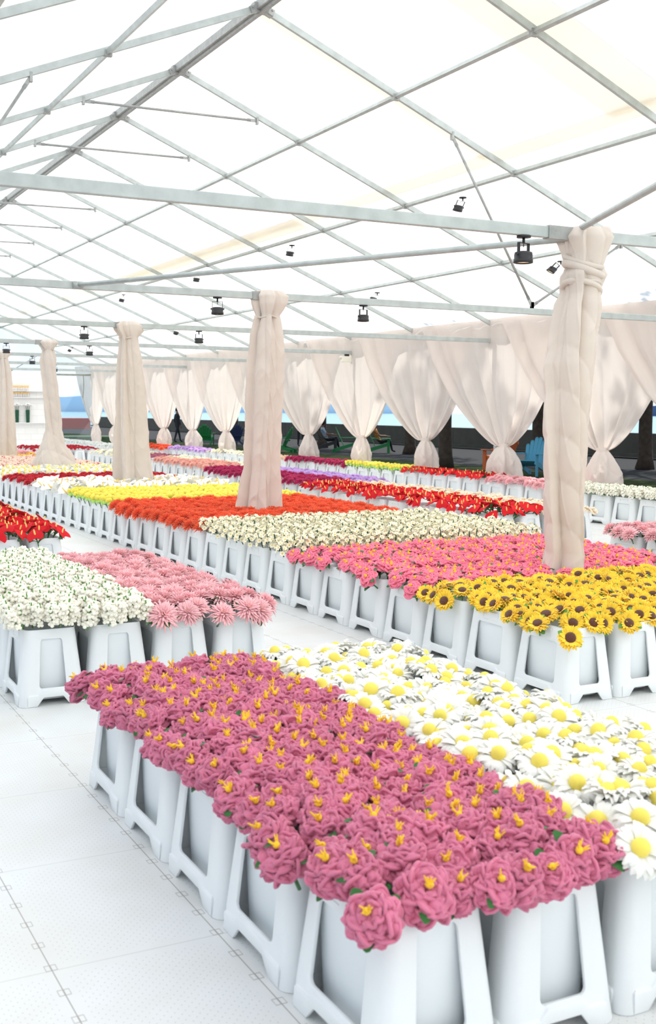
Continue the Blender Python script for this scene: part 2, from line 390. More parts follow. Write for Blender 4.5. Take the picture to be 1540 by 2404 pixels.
tag(mb.build('diagonal_pipe', M_metal), 'round steel pipe rising to upper frame edge from nearest draped post', 'pipe')

# ------------------------------------------------------------------ spotlights
M_lens = mat('warm_lamp_lens', (250, 235, 200), rough=.3, emit=((255, 214, 150), .8))
def spotlight():
    root = empty('spotlight')
    mb = MB(); mb.tube([(0, 0, .0), (0, 0, -.022)], .056, 20); mb.tube([(0, 0, -.02), (0, 0, -.075)], .011, 8); mb.build('ceiling_mount', M_black, root)
    mb = MB()
    mb.box((0, 0, -.078), (.125, .022, .006))
    for s_ in (-1, 1):
        mb.box((s_ * .062, 0, -.14), (.006, .026, .13)); mb.tube([(s_ * .062, 0, -.195), (s_ * .085, 0, -.195)], .014, 10)
    mb.tube([(0, 0, -.08), (0, 0, -.12)], .004, 6)
    yk = mb.build('yoke', M_black, root, smooth=False)
    mb = MB()
    prof = [(.0, -.165), (.05, -.167), (.068, -.175), (.072, -.2), (.072, -.245), (.076, -.248), (.076, -.285), (.068, -.288), (.064, -.272)]
    P = [[(r * math.cos(t), r * math.sin(t), z) for t in np.linspace(0, 2 * math.pi, 28, endpoint=False)] for r, z in prof]
    mb.grid(P, wrap=True); hs = mb.build('lamp_housing', M_black, root)
    mb = MB(); P = [[(r * math.cos(t), r * math.sin(t), z) for t in np.linspace(0, 2 * math.pi, 24, endpoint=False)] for r, z in ((.065, -.272), (.04, -.277), (.001, -.279))]
    mb.grid(P, wrap=True); mb.build('lamp_lens', M_lens, hs)
    return root
sp0 = spotlight()
SPOTS = [((5.06, FY(-2), ZB - .08), 'hanging left of the nearest draped post', 0, 1.0), ((4.84, FY(0), ZB - .08), 'hanging left of the second draped post', 0, 1), ((6.72, FY(0), ZB - .08), 'hanging right of the second draped post', 0, 1),
         ((4.78, FY(2), ZB - .08), 'hanging left of the third draped post', 0, 1), ((6.66, FY(2), ZB - .08), 'hanging right of the third draped post', 0, 1), ((4.70, FY(4), ZB - .08), 'hanging left of the fourth draped post', 0, 1),
         ((6.35, FY(4), ZB - .08), 'hanging right of the fourth draped post', 0, 1), ((6.42, FY(6), ZB - .08), 'hanging beside the fifth draped post', 0, 1), ((8.3, FY(8), ZB - .08), 'hanging from the sixth crossbeam', 0, 1),
         ((9.02, 13.42, 4.60), 'clamped on the middle purlin, nearest to the camera', 1, 1), ((8.95, 18.76, 4.60), 'clamped on the middle purlin, second along', 1, 1), ((8.97, 23.53, 4.60), 'clamped on the middle purlin, third along', 1, 1), ((9.0, 29.0, 4.60), 'clamped on the middle purlin, fourth along', 1, 1),
         ((10.84, 13.53, 3.86), 'tilted on the lower purlin behind the nearest draped post', 2, 1), ((10.80, 18.89, 3.87), 'tilted on the lower purlin, second along', 2, 1), ((10.83, 29.9, 3.86), 'tilted on the lower purlin, third along', 2, 1), ((10.86, 41.2, 3.86), 'tilted on the lower purlin near the far end', 2, 1)]
for n, (p, w_, tl, s_) in enumerate(SPOTS):
    o = sp0 if n == 0 else copy_tree(sp0); o.location = p; o.scale = (.92, .92, .68)
    o.rotation_euler = (0, 0, rnd.uniform(-.6, .6) + (0.5 if n == 0 else 0))
    tag(o, 'black stage spotlight ' + w_, 'spotlight', 'ceiling spotlights')
    if tl:
        for ch in o.children:
            if ch.name.startswith(('lamp_housing', 'yoke')): 
                ch.location = (.0, -.0, 0); ch.rotation_euler = (.25 * tl, .2 * tl, 0); 
mb = MB(); rt = empty('emergency_light', (12.25, FY(4), 2.86)); tag(rt, 'white twin-head emergency light box at the right end of the fourth crossbeam', 'light')
mb.box((0, 0, -.06), (.28, .07, .13)); bevel(mb.build('light_box', mat('cream_plastic', (238, 236, 222), rough=.5), rt, smooth=False), .015, 3)
mb = MB(); mb.box((0, 0, .04), (.10, .05, .07)); mb.build('bracket', M_black, rt, smooth=False)
for s_ in (-1, 1):
    mb = MB(); mb.tube([(s_ * .15, -.02, -.02), (s_ * .15, .04, -.03)], .035, 12); mb.build('lamp_head', MATS['cream_plastic'], rt)

# ------------------------------------------------------------------ draped posts
M_cloth = mat('beige_linen_cloth', (232, 221, 211), rough=.95, sheen=.15, noise=.035, nscale=5, trans=.22, spec=.05, bump=.12, bscale=260)
M_cloth_c = mat('sheer_linen_curtain', (236, 226, 219), rough=.95, sheen=.1, noise=.02, nscale=3, trans=.36, spec=.05, bump=.1, bscale=260)
def interp(tab, z):
    zs = [t[0] for t in tab]; k = list(zip(*tab))
    return [float(np.interp(z, zs[::-1], list(c)[::-1])) for c in k[1:]]
def drape(tab, twist, nf, seed, amp=.16, crumple=.0):
    """tab rows: z, cx, rx, ry, foldamp"""
    rg = random.Random(seed); nz_, nt = 190, 220
    ph = [rg.uniform(0, 6.28) for _ in range(8)]
    P = []
    for a in range(nz_):
        z = tab[0][0] + (tab[-1][0] - tab[0][0]) * a / (nz_ - 1)
        cx, rx, ry, fa = interp(tab, z); row = []
        for j in range(nt):
            t = 2 * math.pi * j / nt
            q = t * nf + twist * z * 1.0 + .6 * math.sin(z * 1.7 + ph[0]) + .5 * math.sin(2 * t + ph[5])
            sw = ((q + ph[1]) / 6.2832) % 1.0; f1 = 1.5 * (min(1, sw * 1.12) ** 1.3 * (1 if sw < .89 else (1 - sw) / .11) - .42)
            sw2 = ((t * (nf + 2) + twist * z * 1.6 + ph[2] + .8 * math.sin(2.3 * z)) / 6.2832) % 1.0; f2 = .5 * (abs(math.sin(sw2 * math.pi)) ** .6 - .66)
            f3 = .16 * math.sin(t * 3 + 9 * z + ph[3]) + .10 * math.sin(t * 5 - 17 * z + ph[4])
            f4 = crumple * (abs(math.sin(z * 9.5 + 1.6 * math.sin(t + ph[6]) + ph[7])) ** .6 - .6)
            wr = (1 - abs(math.sin(2.2 * t + 6.5 * z + 1.2 * math.sin(3 * t + ph[6])))) ** 4 + .7 * (1 - abs(math.sin(3.1 * t - 9.5 * z + ph[7] + math.sin(2 * t)))) ** 4
            k = 1 + 1.3 * fa * (f1 + f2) + crumple * .6 * f3 + f4 + .05 * wr
            row.append((cx + rx * k * math.cos(t), ry * k * math.sin(t), z))
        P.append(row)
    return P
POSTS = [(-2, 'nearest', [(3.00, .25, .12, .14, .3), (2.93, .25, .165, .16, .3), (2.83, .25, .14, .14, .2), (2.72, .24, .115, .12, .15), (2.66, .245, .15, .14, .15), (2.52, .22, .12, .12, .2), (2.45, .20, .125, .13, .30), (2.0, .135, .150, .15, .20), (1.5, .115, .150, .15, .20), (1.0, .115, .145, .145, .26), (.6, .13, .14, .145, .30), (.35, .10, .17, .16, .3), (.2, .08, .2, .18, .3)], 1.7, 4, 11, .10),
         (0, 'second', [(3.01, .11, .13, .12, .2), (2.95, .11, .19, .15, .25), (2.86, .10, .17, .15, .3), (2.73, .08, .105, .11, .35), (2.68, .075, .12, .12, .35), (2.5, .07, .16, .15, .25), (2.0, .05, .185, .17, .2), (1.5, .03, .175, .17, .2), (1.0, .01, .17, .17, .25), (.5, -.035, .21, .2, .35), (.25, -.06, .23, .2, .35)], .45, 5, 22, .03),
         (2, 'third', [(3.01, .11, .13, .12, .2), (2.95, .11, .2, .15, .25), (2.87, .12, .19, .15, .3), (2.77, .125, .12, .12, .35), (2.7, .13, .125, .12, .3), (2.4, .14, .16, .15, .3), (1.7, .165, .205, .18, .3), (1.0, .175, .235, .19, .3), (.4, .2, .255, .2, .35), (.2, .2, .26, .2, .35)], .12, 5, 33, .0),
         (4, 'fourth', [(3.01, .15, .10, .1, .2), (2.95, .15, .175, .13, .25), (2.87, .15, .12, .12, .3), (2.81, .155, .085, .09, .3), (2.6, .16, .13, .12, .3), (2.2, .17, .12, .12, .25), (1.6, .20, .135, .13, .25), (1.2, .22, .14, .14, .25), (.95, .21, .2, .18, .2), (.6, .24, .36, .26, .2), (.35, .28, .46, .3, .25)], 2.2, 3, 44, .08),
         (6, 'fifth', [(3.03, .33, .10, .1, .2), (2.97, .33, .18, .13, .25), (2.85, .33, .10, .1, .3), (2.5, .34, .15, .12, .3), (1.7, .33, .2, .15, .3), (.4, .33, .24, .2, .3)], .3, 5, 55, .0)]
for i, nm, tab, tw, nf, sd, cr_ in POSTS:
    root = empty('draped_post', (XR, FY(i), 0)); tag(root, f'beige linen cloth wrapped round the {nm} centre post of the tent', 'draped post', 'draped centre posts')
    mb = MB(); mb.box((.19 if nm == 'nearest' else tab[-3][1], 0, 1.45), (.05, .05, 2.9)); mb.build('pole', M_metal, root, smooth=False)
    mb = MB(); P = drape(tab, tw, nf, sd, crumple=cr_); mb.grid(P, wrap=True); mb.build('drape', M_cloth, root)
    zt = {'nearest': 2.60, 'second': 2.71, 'third': 2.75, 'fourth': 2.82, 'fifth': 2.85}[nm]
    cx, rx, ry, fa = interp(tab, zt)
    mb = MB(); mb.tube([(cx + (rx + .006) * math.cos(t), (ry + .006) * math.sin(t), zt + .01 * math.sin(3 * t)) for t in np.linspace(0, 2 * math.pi, 30)], .012, 6)
    if nm == 'nearest':
        for z_, r_ in ((2.70, .03), (2.56, .022), (2.76, .02)):
            cx, rx, ry, fa = interp(tab, z_)
            mb.tube([(cx + (rx + .008) * math.cos(t), (ry + .008) * math.sin(t), z_ + .05 * math.sin(t + z_ * 9)) for t in np.linspace(0, 2 * math.pi, 30)], r_, 8)
    else:
        mb.puff([[(cx - rx - .02 - .05 * v + .01 * u, -.05, zt - .005 - .04 * v * u + .012 * u) for u in np.linspace(-1, 1, 5)] for v in np.linspace(0, 1, 5)], .008)
    mb.build('tie_band', M_cloth, root)

# ------------------------------------------------------------------ curtains along the right eave
def curtain(k, seed, nth):
    rg = random.Random(seed); y0 = FY(k); yt = y0 - .45; zt = 1.03 + rg.uniform(-.02, .02)
    root = empty('curtain', (XE, y0, 0)); tag(root, f'tied-back beige curtain on the right side of the tent, {nth} from the camera', 'curtain', 'eave curtains')
    ph = [rg.uniform(0, 6.28) for _ in range(6)]
    nu, nv = 150, 60; P = []
    for b in range(nv + 1):
        t = (b / nv); z = zt + (3.34 - zt) * t
        zc = 1.93
        if z >= zc: hw = 1.36 + (2.2 - 1.36) * (z - zc) / (3.2 - zc)
        else: hw = .085 + 1.275 * ((z - zt) / (zc - zt)) ** .74
        yc = yt + (y0 - yt) * min(1, (z - zt) / 1.6)
        row = []
        amp = .055 * (1 - t) ** .5 * min(1, .4 + 3 * t) + .012
        for a in range(nu + 1):
            s_ = -1 + 2 * a / nu
            w1 = math.sin(s_ * 17 + ph[0] + 1.5 * math.sin(s_ * 3 + ph[1])); w2 = math.sin(s_ * 31 + ph[2] + 2 * math.sin(2 * s_ + ph[3]))
            fold = amp * (.75 * abs(w1) ** .7 * (1 if w1 > 0 else -1) + .35 * w2)
            central = -.05 * math.exp(-(s_ / .05) ** 2) * (1 if z > 1.5 else (z - zt) / .5)
            wid = s_ * hw + .015 * math.sin(5 * z + s_ * 9) * (1 - t)
            row.append((-.07 * s_ - fold + central - .05, yc - y0 + wid, z))
        P.append(row)
    mb = MB(); mb.grid(P); mb.build('upper_cloth', M_cloth_c, root)
    mb = MB(); P = []; nt = 110; tw = rg.uniform(-.5, .5); side = rg.choice((-1, -1, 1))
    pf = rg.uniform(.6, 1.3); tr_ = rg.uniform(.10, .34); nk = rg.choice((3, 4, 4, 5)); nt = 150
    for b in range(56):
        t = b / 55; z = zt - zt * t
        pouf = math.sin(math.pi * min(1, t / .62)) ** .8
        rx = .075 + .10 * pf * pouf + .10 * t; ry = .095 + .13 * pf * pouf + .17 * t
        sp_ = max(0, (t - .86) / .14) ** 2; rx += .10 * sp_; ry += .14 * sp_
        row = []
        for j in range(nt):
            a = 2 * math.pi * j / nt
            sw = ((nk * a + tw * 3 * t + ph[4] + .5 * math.sin(4 * t + ph[0])) / 6.2832) % 1.0
            f = 1 + (.16 + .22 * t) * (min(1, sw * 1.15) ** 1.2 * (1 if sw < .87 else (1 - sw) / .13) * 1.4 - .5) + .07 * math.sin(a * 9 + ph[5] + 3 * t)
            f += .07 * (1 - abs(math.sin(2 * a + 8 * t + ph[1]))) ** 3 - .06 * (1 - abs(math.sin(3 * a - 11 * t + ph[2]))) ** 3
            wing = max(0, math.cos(a + math.pi / 2 - .5)) ** 6 * tr_ * t ** 1.4      # one corner trails towards the camera side
            row.append((rx * f * math.cos(a) - .03 + .4 * wing, (yt - y0) + ry * f * math.sin(a) - wing, max(z, .012)))
        P.append(row)
    mb.grid(P, wrap=True); mb.build('lower_cloth', M_cloth_c, root)
    mb = MB(); mb.grid([[((.092 + .006 * math.sin(6 * a)) * math.cos(a) - .03, (yt - y0) + .112 * math.sin(a), zt + dz + .008 * math.sin(2 * a)) for a in np.linspace(0, 2 * math.pi, 30, endpoint=False)] for dz in (-.045, -.03, 0, .03, .045)], wrap=True)
    mb.build('tie_band', M_cloth_c, root)
for n, k in enumerate(range(-1, 13)):
    curtain(k, 100 + k, ordn(n))
mb = MB(); P = []
for z in np.linspace(3.36, 3.02, 5): P.append([(XE + .05 + .012 * math.sin(y * 9) * (3.36 - z) * 3, y, z) for y in np.linspace(FY(-14), FY(12), 400)])
mb.grid(P); tag(mb.build('trim_1', M_cloth_c), 'fabric valance hanging from the right eave', kind='structure')
# steel uprights behind the curtains
for n, k in enumerate(range(0, 13, 2)):
    mb = MB(); mb.box((XE + .12, FY(k), 1.6), (.07, .07, 3.2))
    tag(mb.build('eave_post', M_metal, smooth=False), f'steel upright behind the curtain on the right side, {ordn(n)} from the camera', 'post', 'right side uprights')

# ------------------------------------------------------------------ far end
M_brick = bpy.data.materials.new('white_block_wall'); M_brick.use_nodes = True
t = M_brick.node_tree; b = t.nodes['Principled BSDF']; b.inputs['Roughness'].default_value = .6
co = N(t, 'ShaderNodeTexCoord'); mp = N(t, 'ShaderNodeMapping'); mp.inputs['Rotation'].default_value = (R(90), 0, 0)
bt = N(t, 'ShaderNodeTexBrick'); bt.inputs['Color1'].default_value = (*lin((246, 245, 243)), 1); bt.inputs['Color2'].default_value = (*lin((242, 241, 239)), 1)
bt.inputs['Mortar'].default_value = (*lin((230, 228, 224)), 1); bt.inputs['Scale'].default_value = 1; bt.inputs['Brick Width'].default_value = .40; bt.inputs['Row Height'].default_value = .20; bt.inputs['Mortar Size'].default_value = .006
t.links.new(co.outputs['Object'], mp.inputs[0]); t.links.new(mp.outputs[0], bt.inputs['Vector']); t.links.new(bt.outputs[0], b.inputs['Base Color'])
YW = 38.0
mb = MB(); mb.box((5.3, YW + .1, 1.42), (8.2, .2, 2.86)); tag(mb.build('wall_back', M_brick, smooth=False), 'white block display wall at the far end', kind='structure')
M_shelf = mat('clear_shelf', (240, 240, 240), rough=.2)
mb = MB(); mb.box((8.5, YW - .07, 2.20), (2.0, .14, .02)); tag(mb.build('wall_shelf', M_shelf, smooth=False), 'thin clear upper shelf on the white block wall carrying capped tubes', 'shelf')
mb = MB(); mb.box((8.5, YW - .07, 1.99), (2.0, .14, .02)); tag(mb.build('wall_shelf', M_shelf, smooth=False), 'thin clear second shelf on the white block wall carrying capped tubes', 'shelf')
mb = MB(); mb.box((8.5, YW - .09, 1.16), (2.0, .18, .02)); tag(mb.build('wall_shelf', M_shelf, smooth=False), 'thin clear lowest shelf on the white block wall holding green vases', 'shelf')
M_orange_cap = mat('orange_cap', (252, 212, 150), rough=.6); M_tube = mat('pale_tube', (238, 234, 230), rough=.3)
def vial():
    mb = MB(); mb.tube([(0, 0, 0), (0, 0, .11)], .019, 10); o = mb.build('capped_tube', M_tube)
    m2 = MB(); m2.tube([(0, 0, .10), (0, 0, .175)], [.018, .027], 10); m2.build('cap', M_orange_cap, o)
    return o
v0 = vial()
for r_, (z, rn) in enumerate(((2.21, 'upper'), (2.00, 'lower'))):
    for k in range(10):
        o = v0 if (r_, k) == (0, 0) else copy_tree(v0)
        o.location = (8.02 + .055 * k, YW - .07, z); tag(o, f'{ordn(k)} orange-capped tube from the draped post, {rn} tube shelf on white wall', 'tube', f'capped tubes on the {rn} shelf')
def vase():
    root = empty('flower_vase')
    mb = MB(); P = [[(r * math.cos(a), r * math.sin(a), z) for a in np.linspace(0, 2 * math.pi, 20, endpoint=False)] for r, z in ((.01, 0), (.05, .0), (.055, .03), (.062, .25), (.066, .40), (.058, .42), (.05, .38))]
    mb.grid(P, wrap=True); mb.build('vase_body', M_dkgreen, root)
    mb = MB()
    for a in (-.04, 0, .04): mb.tube([(a * .5, 0, .3), (a * 1.5, 0, .54)], .008, 6)
    mb.build('stem', M_dkgreen, root)
    rg = random.Random(5)
    for q, (a, z) in enumerate(((-.09, .56), (0.0, .6), (.09, .55))):
        mb = MB()
        for j in range(14):
            t_ = 6.28 * j / 14; mb.tube([(a, 0, z), (a + .05 * math.cos(t_), .05 * math.sin(t_), z + .03), (a + .10 * math.cos(t_), .09 * math.sin(t_), z + rg.uniform(-.03, .05))], [.012, .016, .004], 5)
        mb.build('bloom', mat('white_felt', (250, 250, 247), rough=.95), root)
    return root
v1 = vase(); v1.location = (8.13, YW - .09, 1.17); tag(v1, 'dark green tube vase of white flowers on lowest shelf, next to the draped post', 'vase', 'green vases')
v2 = copy_tree(v1); v2.location = (8.48, YW - .09, 1.17); tag(v2, 'dark green tube vase of white flowers on lowest shelf, further from the draped post', 'vase', 'green vases')

# end wall of clear, slightly hazy vinyl
M_vin = bpy.data.materials.new('hazy_clear_vinyl'); M_vin.use_nodes = True; t = M_vin.node_tree; o_ = t.nodes['Material Output']; t.nodes.remove(t.nodes['Principled BSDF'])
tr = N(t, 'ShaderNodeBsdfTransparent'); tr.inputs[0].default_value = (.82, .90, .96, 1); df = N(t, 'ShaderNodeBsdfTranslucent'); df.inputs[0].default_value = (.8, .85, .9, 1)
ms = N(t, 'ShaderNodeMixShader'); ms.inputs[0].default_value = .12; t.links.new(tr.outputs[0], ms.inputs[1]); t.links.new(df.outputs[0], ms.inputs[2]); t.links.new(ms.outputs[0], o_.inputs['Surface'])
mb = MB()
n_ = 30; P = []
for j in range(9):
    row = []
    for a in range(n_ + 1):
        x = XR - W + 2 * W * a / n_; top = roofz((x - XR) / W) + .04
        row.append((x, FY(12) + .04 + .02 * math.sin(a * 1.7 + j), top * j / 8))
    P.append(row)
mb.grid(P); tag(mb.build('window_1', M_vin), 'hazy clear vinyl end wall of the tent showing blue sky', kind='structure')
mb = MB(); mb.box((14.0, 75, .66), (13, 3, .7))
tag(mb.build('distant_hull', mat('faded_red_hull', (226, 128, 120), rough=.9), smooth=False), 'blurred reddish band seen through the vinyl end wall', 'boat hull')
mb = MB(); mb.box((12.0, 52, .16), (9, 1.2, .44)); tag(bevel(mb.build('clipped_hedge', mat('hedge_green', (92, 112, 84), rough=1, noise=.3, nscale=5, bump=.6, bscale=12), smooth=False), .08), 'low blurred green hedge behind the vinyl end wall', 'hedge')
mb = MB(); mb.tube([(9.3, FY(12) - .08, 2.93), (12.35, FY(12) - .08, 2.96)], .012, 6); tag(mb.build('rope', mat('dark_rope', (120, 112, 90), rough=.9)), 'thin rope strung across the vinyl end wall', 'rope')
mb = MB(); mb.tube([(12.0 + .04 * math.sin(z * 3), FY(12) - .1, z) for z in np.linspace(2.93, 2.05, 12)], .012, 6); tag(mb.build('strap', MATS['dark_rope']), 'loose strap dangling from the rope at the vinyl end wall', 'strap')

# ------------------------------------------------------------------ outdoors: trees, chairs, people
M_bark = mat('dark_bark', (70, 60, 52), rough=.95, noise=.3, nscale=6)
M_leaf = mat('tree_leaves', (70, 105, 50), rough=.8, noise=.3, nscale=2, trans=.3)
def tree(x, y, seed, label, h=4.4, rad=4.2, tr_=.20):
    rg = random.Random(seed); root = empty('tree', (x, y, -.06)); tag(root, label, 'tree', 'trees on the waterfront path')
    mb = MB(); mb.tube([(.0, 0, 0), (.02, 0, .35), (.0, .02, 1.2), (.05, .05, h)], [tr_ * 1.5, tr_ * 1.08, tr_, tr_ * .85], 14)
    for q in range(5):
        a = rg.uniform(0, 6.28); mb.tube([(.05, .05, h - .3 - .2 * q), (1.2 * math.cos(a), 1.2 * math.sin(a), h + 1), (2.4 * math.cos(a), 2.4 * math.sin(a), h + 2.4)], [.12, .08, .03], 7)
    mb.build('trunk', M_bark, root)
    vs = []; fs = []
    for q in range(3600):
        a = rg.uniform(0, 6.28); el = math.asin(rg.uniform(-.75, 1)); rr = rad * rg.uniform(.25, 1) ** .5
        c = np.array([rr * math.cos(el) * math.cos(a), rr * math.cos(el) * math.sin(a), h + 2.6 + .62 * rr * math.sin(el)])
        s1 = rg.uniform(.10, .22); Rm = np.array(Euler((rg.uniform(-1.2, 1.2), rg.uniform(-1.2, 1.2), rg.uniform(0, 6.28))).to_matrix())
        loc = np.array([(-s1, 0, 0), (0, -s1 * .6, .02), (s1, 0, 0), (0, s1 * .6, .02)]) @ Rm.T + c
        vs.append(loc); k = q * 4; fs.append((k, k + 1, k + 2, k + 3))
    mb = MB(); mb.add(np.concatenate(vs), fs); cr_ = mb.build('crown', M_leaf, root)
TREES = [(23.3, 30.0, 'dark tree trunk behind the orange and blue chairs'), (23.5, 38.4, 'dark tree trunk between the third and fourth curtain openings'), (24.2, 26.0, 'dark tree trunk at the right edge of the photo'), (22.5, 52.0, 'dark tree trunk behind the navy chair'), (23.5, 46.0, 'dark tree trunk beside the seated people')]
for n, (x, y, lb) in enumerate(TREES): tree(x, y, 40 + n, lb)
for n, (x, y, lb) in enumerate([(18.3, 14, 'leafy tree outside, just past the right edge of the photo'), (18.6, 21.5, 'leafy tree overhanging the grass near the nearest curtains'), (19.0, 29, 'leafy tree overhanging the grass by the blue chair'), (18.6, 60, 'leafy tree outside near the far end of the tent'), (24.0, 17.5, 'leafy tree by the sea wall past the right edge of the photo'), (25.5, 61, 'leafy tree by the sea wall near the far end')]):
    tree(x, y, 60 + n, lb, h=4.6, rad=4.0)

def adirondack(rgb, nm):
    M = mat(nm, rgb, rough=.6, noise=.05); root = empty('adirondack_chair')
    # faces -Y, seat low, back leaning to +Y
    mb = MB()
    for k in range(6): mb.box((0, -.27 + .095 * k, .385 - .028 * k), (.54, .085, .022), rot=rotm('X', R(-14)))
    mb.build('seat', M, root, smooth=False)
    mb = MB()
    for k in range(6):
        x = -.25 + .1 * k; hgt = .78 - .09 * abs(k - 2.5) ** 1.25 * .8; fan = (k - 2.5) * .02
        a = np.array((x * .85, .22, .26)); d = np.array((fan, .42 * hgt, .9 * hgt)); 
        mb.bar(a, a + d, .094, .02, up=(0, 1, -.4))
        mb.tube([a + d + (0, -.01, 0), a + d + (0, .012, 0)], .046, 12)
    mb.box((0, .37, .46), (.56, .03, .07), rot=rotm('X', R(-25))); mb.build('backrest', M, root, smooth=False)
    for s_ in (-1, 1):
        mb = MB(); mb.box((s_ * .34, -.02, .56), (.13, .72, .024)); mb.box((s_ * .31, -.30, .50), (.03, .10, .10)); bevel(mb.build('armrest', M, root, smooth=False), .01)
        mb = MB(); mb.box((s_ * .30, -.30, .275), (.035, .10, .55)); mb.build('front_leg', M, root, smooth=False)
        mb = MB(); mb.bar((s_ * .27, -.34, .36), (s_ * .27, .62, .05), .03, .12); mb.box((s_ * .27, .60, .05), (.03, .14, .10)); mb.build('rear_leg', M, root, smooth=False)
    return root
CH = [((18.7, 24.4), -60, 'sky_blue_paint', (88, 170, 200), 'light blue wooden slatted garden chair behind the nearest draped post'),
      ((19.7, 27.2), 210, 'orange_paint', (220, 110, 55), 'orange wooden slatted garden chair behind the second pink-tinted curtain'),
      ((22.82, 39.5), 60, 'green_paint', (30, 130, 70), 'green wooden slatted garden chair with a seated person in patterned top'),
      ((22.2, 41.0), 60, 'green_paint', (30, 130, 70), 'empty green wooden slatted garden chair facing right, beside the seated pair'),
      ((19.3, 41.6), 230, 'green_paint', (30, 130, 70), 'bright green slatted garden chair just right of the second draped post'),
      ((20.6, 49.5), 180, 'navy_paint', (50, 66, 105), 'navy blue slatted garden chair just left of the second draped post'),
      ((19.4, 49.9), 150, 'green_paint', (30, 130, 70), 'green slatted garden chair between two far curtains'),
      ((22.05, 42.6), 65, 'black_paint', (50, 52, 54), 'dark slatted garden chair holding a person in a light top')]
for (x, y), rz, nm, rgb, lb in CH:
    o = adirondack(rgb, nm); o.location = (x, y, -.05); o.rotation_euler = (0, 0, R(rz)); o.scale = (1.04,) * 3; tag(o, lb, 'chair', 'outdoor chairs')

def person(name, joints, edges, radii, mats, loc, rz, label, hair=None, face=1):
    root = empty('person', loc, rz); tag(root, label, 'person')
    me = bpy.data.meshes.new('body'); me.from_pydata(joints, edges, []); o = bpy.data.objects.new('body', me); C.objects.link(o); o.parent = root
    sk = o.modifiers.new('s', 'SKIN'); sk.use_smooth_shade = True
    for i, r_ in enumerate(radii): me.skin_vertices[0].data[i].radius = (r_, r_) if not isinstance(r_, tuple) else r_
    me.skin_vertices[0].data[0].use_root = True
    ss = o.modifiers.new('u', 'SUBSURF'); ss.levels = 2; ss.render_levels = 2
    dg = bpy.context.evaluated_depsgraph_get(); m2 = bpy.data.meshes.new_from_object(o.evaluated_get(dg)); o.modifiers.clear(); o.data = m2
    for q in mats: m2.materials.append(q[0])
    m2.polygons.foreach_set('use_smooth', [True] * len(m2.polygons))
    for p in m2.polygons:
        c = p.center; idx = 0
        for k, (_, test) in enumerate(mats):
            if test(c): idx = k; break
        p.material_index = idx
    if hair:
        mb = MB(); c, r_ = hair; mb.sphere(c, r_, 16, 10, sc_=(1, 1.05, .95), bumpy=.04, rg=random.Random(2)); mb.build('hair', mat('dark_hair', (35, 28, 25), rough=.9, bump=.4, bscale=40), root)
    # face: nose, ears on the head joint
    return root
SKIN = mat('brown_skin', (130, 90, 70), rough=.6); DARKC = mat('dark_clothes', (38, 40, 46), rough=.9); LIGHTC = mat('pale_blue_top', (150, 165, 180), rough=.9); PATT = mat('patterned_top', (165, 110, 60), rough=.9, noise=.4, nscale=14)
def fingers(J, E, Rr, wrist, d, side):
    for k, (ox, ln) in enumerate(((-.03, .075), (-.01, .085), (.01, .08), (.03, .065))):
        a = len(J); J.append((wrist[0] + ox * side, wrist[1] + d[1] * .07, wrist[2] + d[2] * .07)); Rr.append(.011)
        J.append((wrist[0] + ox * side, wrist[1] + d[1] * (.07 + ln * .6) - .01, wrist[2] + d[2] * (.07 + ln * .6))); Rr.append(.009)
        J.append((wrist[0] + ox * side, wrist[1] + d[1] * (.07 + ln) - .03, wrist[2] + d[2] * (.07 + ln))); Rr.append(.008)
        E += [(wrist_i[0], a), (a, a + 1), (a + 1, a + 2)]
    a = len(J); J.append((wrist[0], wrist[1] - .04, wrist[2] + d[2] * .04)); Rr.append(.012); J.append((wrist[0], wrist[1] - .06, wrist[2] + d[2] * .08)); Rr.append(.009)
    E += [(wrist_i[0], a), (a, a + 1)]
wrist_i = [0]
def standing(loc, rz, label, stride=.12):
    J = [(0, 0, .95), (0, 0, 1.15), (0, .0, 1.38), (0, .0, 1.50), (0, -.01, 1.58), (0, -.015, 1.68)]
    Rr = [(.15, .11), (.14, .10), (.16, .10), (.055, .055), (.085, .09), (.08, .09)]; E = [(0, 1), (1, 2), (2, 3), (3, 4), (4, 5)]
    for s_ in (-1, 1):
        a = len(J); st = stride * s_
        J += [(s_ * .10, 0, .88), (s_ * .11, -st * .6 - .02, .48), (s_ * .11, -st, .09), (s_ * .115, -st - .14, .035)]; Rr += [.088, .06, .042, .035]; E += [(0, a), (a, a + 1), (a + 1, a + 2), (a + 2, a + 3)]
        a = len(J); J += [(s_ * .19, 0, 1.40), (s_ * .245, .03, 1.12), (s_ * .25, -.06, .88)]; Rr += [.055, .042, .028]; E += [(2, a), (a, a + 1), (a + 1, a + 2)]
        wrist_i[0] = a + 2; fingers(J, E, Rr, J[a + 2], (0, -.2, -1), s_)
    J.append((0, -.105, 1.625)); Rr.append(.014); E.append((4, len(J) - 1))
    return person('person', J, E, Rr, [(SKIN, lambda c: c.z > 1.47 or (abs(c.x) > .2 and c.z < .9)), (DARKC, lambda c: True)], loc, rz, label, hair=((0, .02, 1.69), .105))
